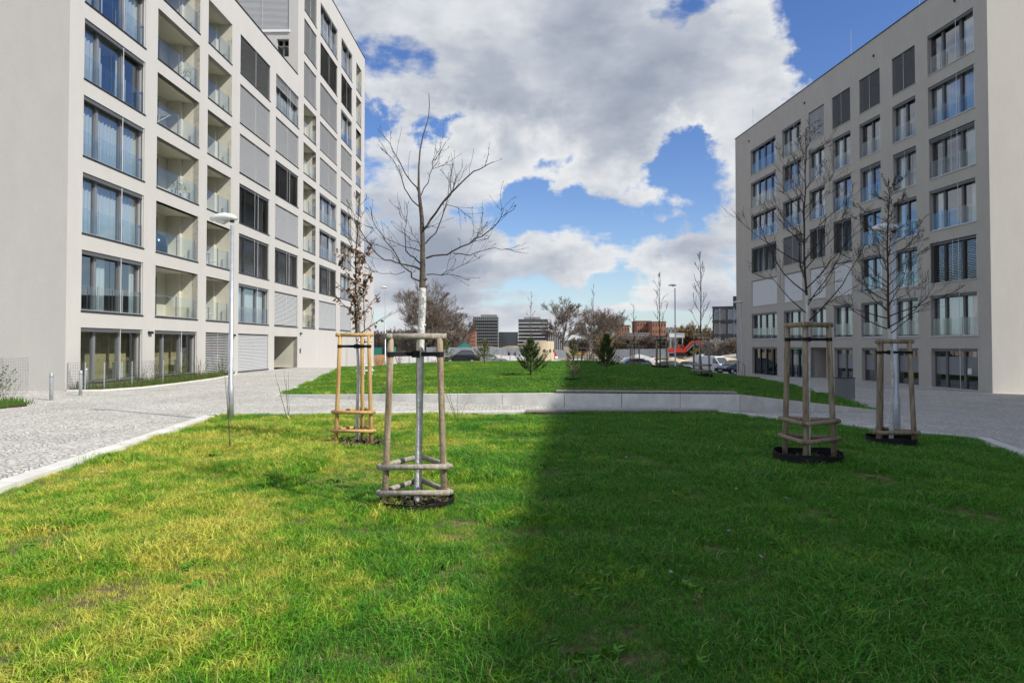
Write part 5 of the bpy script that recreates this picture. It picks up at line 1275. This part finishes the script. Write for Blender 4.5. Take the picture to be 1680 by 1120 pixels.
near = ['left of the brick houses','before the smallest brick house','below the row of brick houses','at the foot of the brick houses','under the left brick gable','under the stepped brick house','between the brick house and tall lamp','just left of the tall lamp','just right of the tall lamp','behind the excavator boom','right of the excavator boom','behind the tall slender sapling','before the left edge of the dark glass block','before the middle of the dark glass block','before the right part of the dark glass block','touching the corner of the right block','beside the pale frame sapling','beside the green shelter','peeping past the left block','behind the slim left street lamp','right of the slim left street lamp','left of the nearest tree trunk','behind the nearest tree trunk','right of the spreading tree','behind the yellow cabin','low among the frames right of the dark pine','low at the right end of the left clump','low in the middle of the left clump','low at the left foot of the left clump']
kinds_ = {id(T4): 'brown bare bush ', id(T5): 'ochre bare bush ', id(T6): 'pale bare bush '}
for i, (px, Y, me, sc) in enumerate(bush): place(me, kinds_[id(me)]+near[i], px, Y, i*1.3, sc, 'bare_bush', 'bush', 'bare bushes round the building site')
p = at(1207, 487, 170); place(T2, 'bare tree crown rising over the dark glass block', 1203, 185, 1.3, 1.0)

# ------------------------------------------------------------------ grass
def clump(name, n, rr, h0, h1, w, seed, m, leafy=False):
    r = random.Random(seed); mb = MB(); tint = []
    for i in range(n):
        a = r.uniform(0, 6.283); q = rr*math.sqrt(r.random()); x, y = math.cos(a)*q, math.sin(a)*q; h = r.uniform(h0, h1); b = r.uniform(0, 6.283)
        lean = r.uniform(.3, 1.5)*h; dx_, dy_ = math.cos(b), math.sin(b); c = r.uniform(0, 6.283); wx, wy = math.cos(c)*w, math.sin(c)*w
        k = 2.6 if leafy else 1
        i0 = len(mb.v)
        mb.v += [(x-wx,y-wy,-.01),(x+wx,y+wy,-.01),(x+dx_*lean*.35-wx*k,y+dy_*lean*.35-wy*k,h*.6),(x+dx_*lean*.35+wx*k,y+dy_*lean*.35+wy*k,h*.6),(x+dx_*lean,y+dy_*lean,h*(.95 if lean < h*.6 else .8))]
        mb.f += [(i0,i0+1,i0+3,i0+2),(i0+2,i0+3,i0+4)]; mb.m += [mb.mi(m)]*2; t = r.random(); tint += [t]*5
    me = mb.mesh(name); at_ = me.attributes.new('tint', 'FLOAT', 'POINT'); at_.data.foreach_set('value', tint)
    return bpy.data.objects.new(name, me)
def scatter(name, pts, coll, m):
    """pts: (x,y,z, index, scale, rot)"""
    me = bpy.data.meshes.new(name); me.from_pydata([p[:3] for p in pts], [], [])
    for nm, k, ty in (('idx', 3, 'INT'), ('scl', 4, 'FLOAT'), ('rot', 5, 'FLOAT')):
        a = me.attributes.new(nm, ty, 'POINT'); a.data.foreach_set('value', [p[k] for p in pts])
    me.materials.append(m); o = bpy.data.objects.new(name, me); COL.objects.link(o); o['kind'] = 'stuff'
    ng = bpy.data.node_groups.new(name+'_scatter', 'GeometryNodeTree')
    ng.interface.new_socket('Geometry', in_out='INPUT', socket_type='NodeSocketGeometry'); ng.interface.new_socket('Geometry', in_out='OUTPUT', socket_type='NodeSocketGeometry')
    N = ng.nodes; L = ng.links; gi = N.new('NodeGroupInput'); go = N.new('NodeGroupOutput'); ip = N.new('GeometryNodeInstanceOnPoints'); ci = N.new('GeometryNodeCollectionInfo')
    ci.inputs['Collection'].default_value = coll; ci.inputs['Separate Children'].default_value = True; ci.inputs['Reset Children'].default_value = True
    def na(nm, ty): n = N.new('GeometryNodeInputNamedAttribute'); n.data_type = ty; n.inputs['Name'].default_value = nm; return n.outputs['Attribute']
    cx = N.new('ShaderNodeCombineXYZ'); L.new(na('rot','FLOAT'), cx.inputs[2])
    L.new(gi.outputs[0], ip.inputs['Points']); L.new(ci.outputs[0], ip.inputs['Instance']); ip.inputs['Pick Instance'].default_value = True
    L.new(na('idx','INT'), ip.inputs['Instance Index']); L.new(cx.outputs[0], ip.inputs['Rotation']); L.new(na('scl','FLOAT'), ip.inputs['Scale']); L.new(ip.outputs[0], go.inputs[0])
    md = o.modifiers.new('scatter', 'NODES'); md.node_group = ng; return o
gc = bpy.data.collections.new('grass_clumps'); gm = bpy.data.collections.new('mound_clumps'); gw = bpy.data.collections.new('weed_clumps')
for i in range(8): gc.objects.link(clump('clump_%d' % i, 78, .12, .018+.004*(i%3), .06+.012*(i%4), .002, i, 'grass'))
for i in range(4): gm.objects.link(clump('mclump_%d' % i, 70, .28, .06, .15, .006, 20+i, 'grass_m'))
for i in range(4): gw.objects.link(clump('weed_%d' % i, 16, .06, .025, .06, .006, 40+i, 'weed', True))
r = random.Random(17); pts = []; wd = []
def fbm(x, y, s=0): return mnoise.fractal(Vector((x, y, s)), 1.0, 2.0, 4)
def view(x, y, mg=1.5): return abs(x) < .78*y+mg
n_try = 0
for (ya, yb, dens) in ((2.6,5,210),(5,8,150),(8,12,100),(12,17.6,68)):
    for k in range(int(17*(yb-ya)*dens)):
        x = r.uniform(-7,10); y = r.uniform(ya, yb)
        if not view(x, y) or not inside(x, y, LAWN): continue
        if y > 8 and min(segd(x, y, a, b)[0] for a, b in zip(LAWN[1:], LAWN[2:])) < .09: continue
        if any((x-a)**2+(y-b)**2 < c*c for a, b, c in GRD) and r.random() < .92: continue
        if b2.x-1e9 > x: continue
        nn_ = fbm(x*.55, y*.55); n2 = fbm(x*2.3, y*2.3, 3)
        bare = sm((x-1.2)/4)*.46
        if n2+nn_*.4 > .78-bare and r.random() < .9: continue
        lush = clamp(.55+.9*fbm(x*.8+9, y*.8, 7)+.10*sm((x)/3))
        s = lerp(.55, 1.5, lush**1.3)*r.uniform(.75,1.25)*(1 if y < 8 else 1.15)
        pts.append((x, y, lawn_z(x, y)-.004, r.randrange(8), s, r.uniform(0,6.28)))
    for k in range(int(17*(yb-ya)*7)):
        x = r.uniform(-7,10); y = r.uniform(ya, yb)
        if view(x, y) and inside(x, y, LAWN) and fbm(x*.6, y*.6, 12)+.3*sm((x+1)/3) > .05: wd.append((x, y, lawn_z(x, y), r.randrange(4), r.uniform(.5,1.3), r.uniform(0,6.28)))
print('clumps', len(pts), len(wd))
scatter('lawn_grass', pts, gc, M['grass']); scatter('lawn_weeds', wd, gw, M['weed'])
pts = []
for k in range(24000):
    x = r.uniform(-13,18); y = r.uniform(18.2,53)
    if r.random() > clamp(34/y)**1.3 or not inside(x, y, MPOLY) or min(segd(x, y, a, b)[0] for a, b in zip(FRONT, FRONT[1:])) < .15: continue
    pts.append((x, y, mound_z(x, y), r.randrange(4), r.uniform(.7,1.2)*clamp(.85+.5*fbm(x*.3, y*.3)), r.uniform(0,6.28)))
print('mound', len(pts)); scatter('mound_grass', pts, gm, M['grass_m'])
# clover like litter: a few dead leaves and stones on the lawn
mb = MB()
for i in range(420):
    x = r.uniform(-6,8); y = r.uniform(3,14)
    if not inside(x, y, LAWN) or not view(x, y): continue
    if x < 1 and r.random() < .6: continue
    p = Vector((x, y, lawn_z(x, y)+.05)); u = Vector((r.gauss(0,1), r.gauss(0,1), r.gauss(0,.5))).normalized()*r.uniform(.01,.03); v = u.orthogonal().normalized()*u.length*.5
    mb.face([p-u, p+v, p+u, p-v], r.choice(['dead_leaf','wood_grey','dead_leaf','wood_end']))
mb.ob('leaf_litter')['kind'] = 'stuff'
# ------------------------------------------------------------------ light and sky
SUN_EL = rad(42); sv = Vector((.857*math.cos(SUN_EL), -.515*math.cos(SUN_EL), math.sin(SUN_EL))).normalized()
sd = bpy.data.lights.new('sun', 'SUN'); sd.energy = 4.7; sd.angle = rad(.53); sd.color = (1, .95, .87)
so = bpy.data.objects.new('sun', sd); COL.objects.link(so); so.rotation_euler = (-sv).to_track_quat('-Z', 'Y').to_euler()
W = bpy.data.worlds.new('World'); S.world = W; nt, N, L = nodes(W); N.clear()
out = N.new('ShaderNodeOutputWorld'); bg = N.new('ShaderNodeBackground'); L.new(bg.outputs[0], out.inputs[0])
sky = N.new('ShaderNodeTexSky'); sky.sky_type = 'NISHITA'; sky.sun_disc = False; sky.sun_elevation = SUN_EL; sky.sun_rotation = math.atan2(sv.x, sv.y); sky.air_density = 1.0; sky.dust_density = .6; sky.ozone_density = 2.0
tc = N.new('ShaderNodeTexCoord'); nv = N.new('ShaderNodeVectorMath'); nv.operation = 'NORMALIZE'; L.new(tc.outputs['Generated'], nv.inputs[0]); D = nv.outputs[0]
def mt(op, *a, cl=False):
    n = N.new('ShaderNodeMath'); n.operation = op; n.use_clamp = cl
    for i, v in enumerate(a):
        if isinstance(v, (int, float)): n.inputs[i].default_value = v
        else: L.new(v, n.inputs[i])
    return n.outputs[0]
def mrange(v, a, b, c=0., d=1., smooth=True):
    n = N.new('ShaderNodeMapRange'); n.interpolation_type = 'SMOOTHSTEP' if smooth else 'LINEAR'
    for i, q in enumerate((a, b, c, d)): n.inputs[i+1].default_value = q
    L.new(v, n.inputs[0]); return n.outputs[0]
sp = N.new('ShaderNodeSeparateXYZ'); L.new(D, sp.inputs[0])
zz = mt('ADD', mt('MAXIMUM', sp.outputs['Z'], 0.0), .16)
cb = N.new('ShaderNodeCombineXYZ'); L.new(mt('DIVIDE', sp.outputs['X'], zz), cb.inputs[0]); L.new(mt('DIVIDE', sp.outputs['Y'], zz), cb.inputs[1])
def noise(vec, scale, det=8, rough=.55, off=(0,0,0), dist=0):
    m_ = N.new('ShaderNodeMapping'); m_.inputs['Location'].default_value = off; L.new(vec, m_.inputs[0])
    n = N.new('ShaderNodeTexNoise'); n.inputs['Scale'].default_value = scale; n.inputs['Detail'].default_value = det; n.inputs['Roughness'].default_value = rough; n.inputs['Distortion'].default_value = dist
    L.new(m_.outputs[0], n.inputs['Vector']); return n.outputs['Fac']
DW = None
def blob(px, py, rx, amp):
    """soft region of the sky round one direction"""
    d = ray(px, py).normalized(); n = N.new('ShaderNodeVectorMath'); n.operation = 'DISTANCE'; L.new(DW, n.inputs[0]); n.inputs[1].default_value = d
    return mrange(n.outputs['Value'], 0, rx/1100, amp, 0)
nw = N.new('ShaderNodeTexNoise'); nw.inputs['Scale'].default_value = 5; nw.inputs['Detail'].default_value = 6; nw.inputs['Roughness'].default_value = .6; L.new(D, nw.inputs['Vector'])
w1 = N.new('ShaderNodeVectorMath'); w1.operation = 'SUBTRACT'; L.new(nw.outputs['Color'], w1.inputs[0]); w1.inputs[1].default_value = (.5,.5,.5)
w2 = N.new('ShaderNodeVectorMath'); w2.operation = 'SCALE'; L.new(w1.outputs[0], w2.inputs[0]); w2.inputs['Scale'].default_value = .30
w3 = N.new('ShaderNodeVectorMath'); w3.operation = 'ADD'; L.new(D, w3.inputs[0]); L.new(w2.outputs[0], w3.inputs[1]); DW = w3.outputs[0]
bias = 0.0; acc = mrange(sp.outputs['Y'], -.3, .35, .05, 0)  # extra cloud added behind the camera, unseen, to neutralise the ambient light
for b_ in [(900,40,420,.17),(640,110,260,.15),(1150,150,260,.17),(720,320,190,.17),(650,420,140,.12),(780,460,170,.18),(980,465,140,.20),(1130,445,130,.19),(980,280,110,.15),(1170,320,90,.12),(1290,100,120,.12),(1250,250,120,.10),(820,150,150,.08),
           (1490,60,260,-.36),(1400,10,130,-.12),(1020,375,150,-.27),(1130,340,90,-.18),(890,365,95,-.22),(735,200,75,-.34),(805,190,50,-.14),(960,500,200,-.05),(605,195,80,-.32),(895,225,75,-.20),(1115,270,60,-.24),(850,320,40,-.1),(250,60,300,-.10)]:
    o = blob(*b_); acc = o if acc is None else mt('ADD', acc, o)
P = cb.outputs[0]
dz = N.new('ShaderNodeVectorMath'); dz.operation = 'MULTIPLY'; L.new(D, dz.inputs[0]); dz.inputs[1].default_value = (1, 1, 1.9); DZ = dz.outputs[0]
def field(det, off):
    a = noise(P, .9, det, .52, (3.1+off[0], 1.7+off[1], 0), .15); b = noise(DZ, 5.2, det, .56, (1.3+off[2], .2, 4+off[3]))
    return mt('ADD', mt('ADD', mt('MULTIPLY', mt('SUBTRACT', a, .5), .75), mt('ADD', mt('MULTIPLY', mt('SUBTRACT', b, .5), .95), .52)), acc)
base = field(11, (0,0,0,0))
dens = mrange(base, .49, .60)
lo = field(3, (0,0,0,0)); lo2 = field(4, (-.22,.12,-.03,-.10))
thick = mrange(lo, .52, .92)
rel = mrange(mt('SUBTRACT', lo2, base), -.19, .19)
shade = mt('ADD', mt('MULTIPLY', thick, .70), mt('MULTIPLY', rel, .54), cl=True)
cr = N.new('ShaderNodeValToRGB'); e = cr.color_ramp.elements; e[0].position = .05; e[0].color = (.84,.85,.86,1); e[1].position = .95; e[1].color = (.33,.375,.46,1)
x = e.new(.35); x.color = (.66,.69,.735,1); x = e.new(.65); x.color = (.46,.50,.58,1); L.new(shade, cr.inputs[0])
sc = N.new('ShaderNodeVectorMath'); sc.operation = 'SCALE'; L.new(sky.outputs[0], sc.inputs[0]); sc.inputs['Scale'].default_value = .10
hs = N.new('ShaderNodeHueSaturation'); hs.inputs['Saturation'].default_value = 1.25; hs.inputs['Value'].default_value = 1.5; hs.inputs['Hue'].default_value = .515; L.new(sc.outputs[0], hs.inputs['Color'])
# whiter air low over the horizon
hz_ = mrange(sp.outputs['Z'], 0.0, .14, .42, 0)
m0 = N.new('ShaderNodeMix'); m0.data_type = 'RGBA'; L.new(hz_, m0.inputs[0]); L.new(hs.outputs[0], m0.inputs[6]); m0.inputs[7].default_value = (.44,.60,.90,1)
m1 = N.new('ShaderNodeMix'); m1.data_type = 'RGBA'; L.new(dens, m1.inputs[0]); L.new(m0.outputs[2], m1.inputs[6]); L.new(cr.outputs[0], m1.inputs[7])
L.new(m1.outputs[2], bg.inputs[0]); bg.inputs[1].default_value = 1.0
W.cycles.sampling_method = 'MANUAL'; W.cycles.sample_map_resolution = 512
vs = S.view_settings; vs.view_transform = 'Standard'; vs.look = 'None'; vs.exposure = 0; vs.gamma = 1; vs.use_curve_mapping = False
S.cycles.max_bounces = 6; S.cycles.diffuse_bounces = 3; S.cycles.glossy_bounces = 3; S.cycles.transparent_max_bounces = 12; S.cycles.caustics_reflective = False; S.cycles.caustics_refractive = False
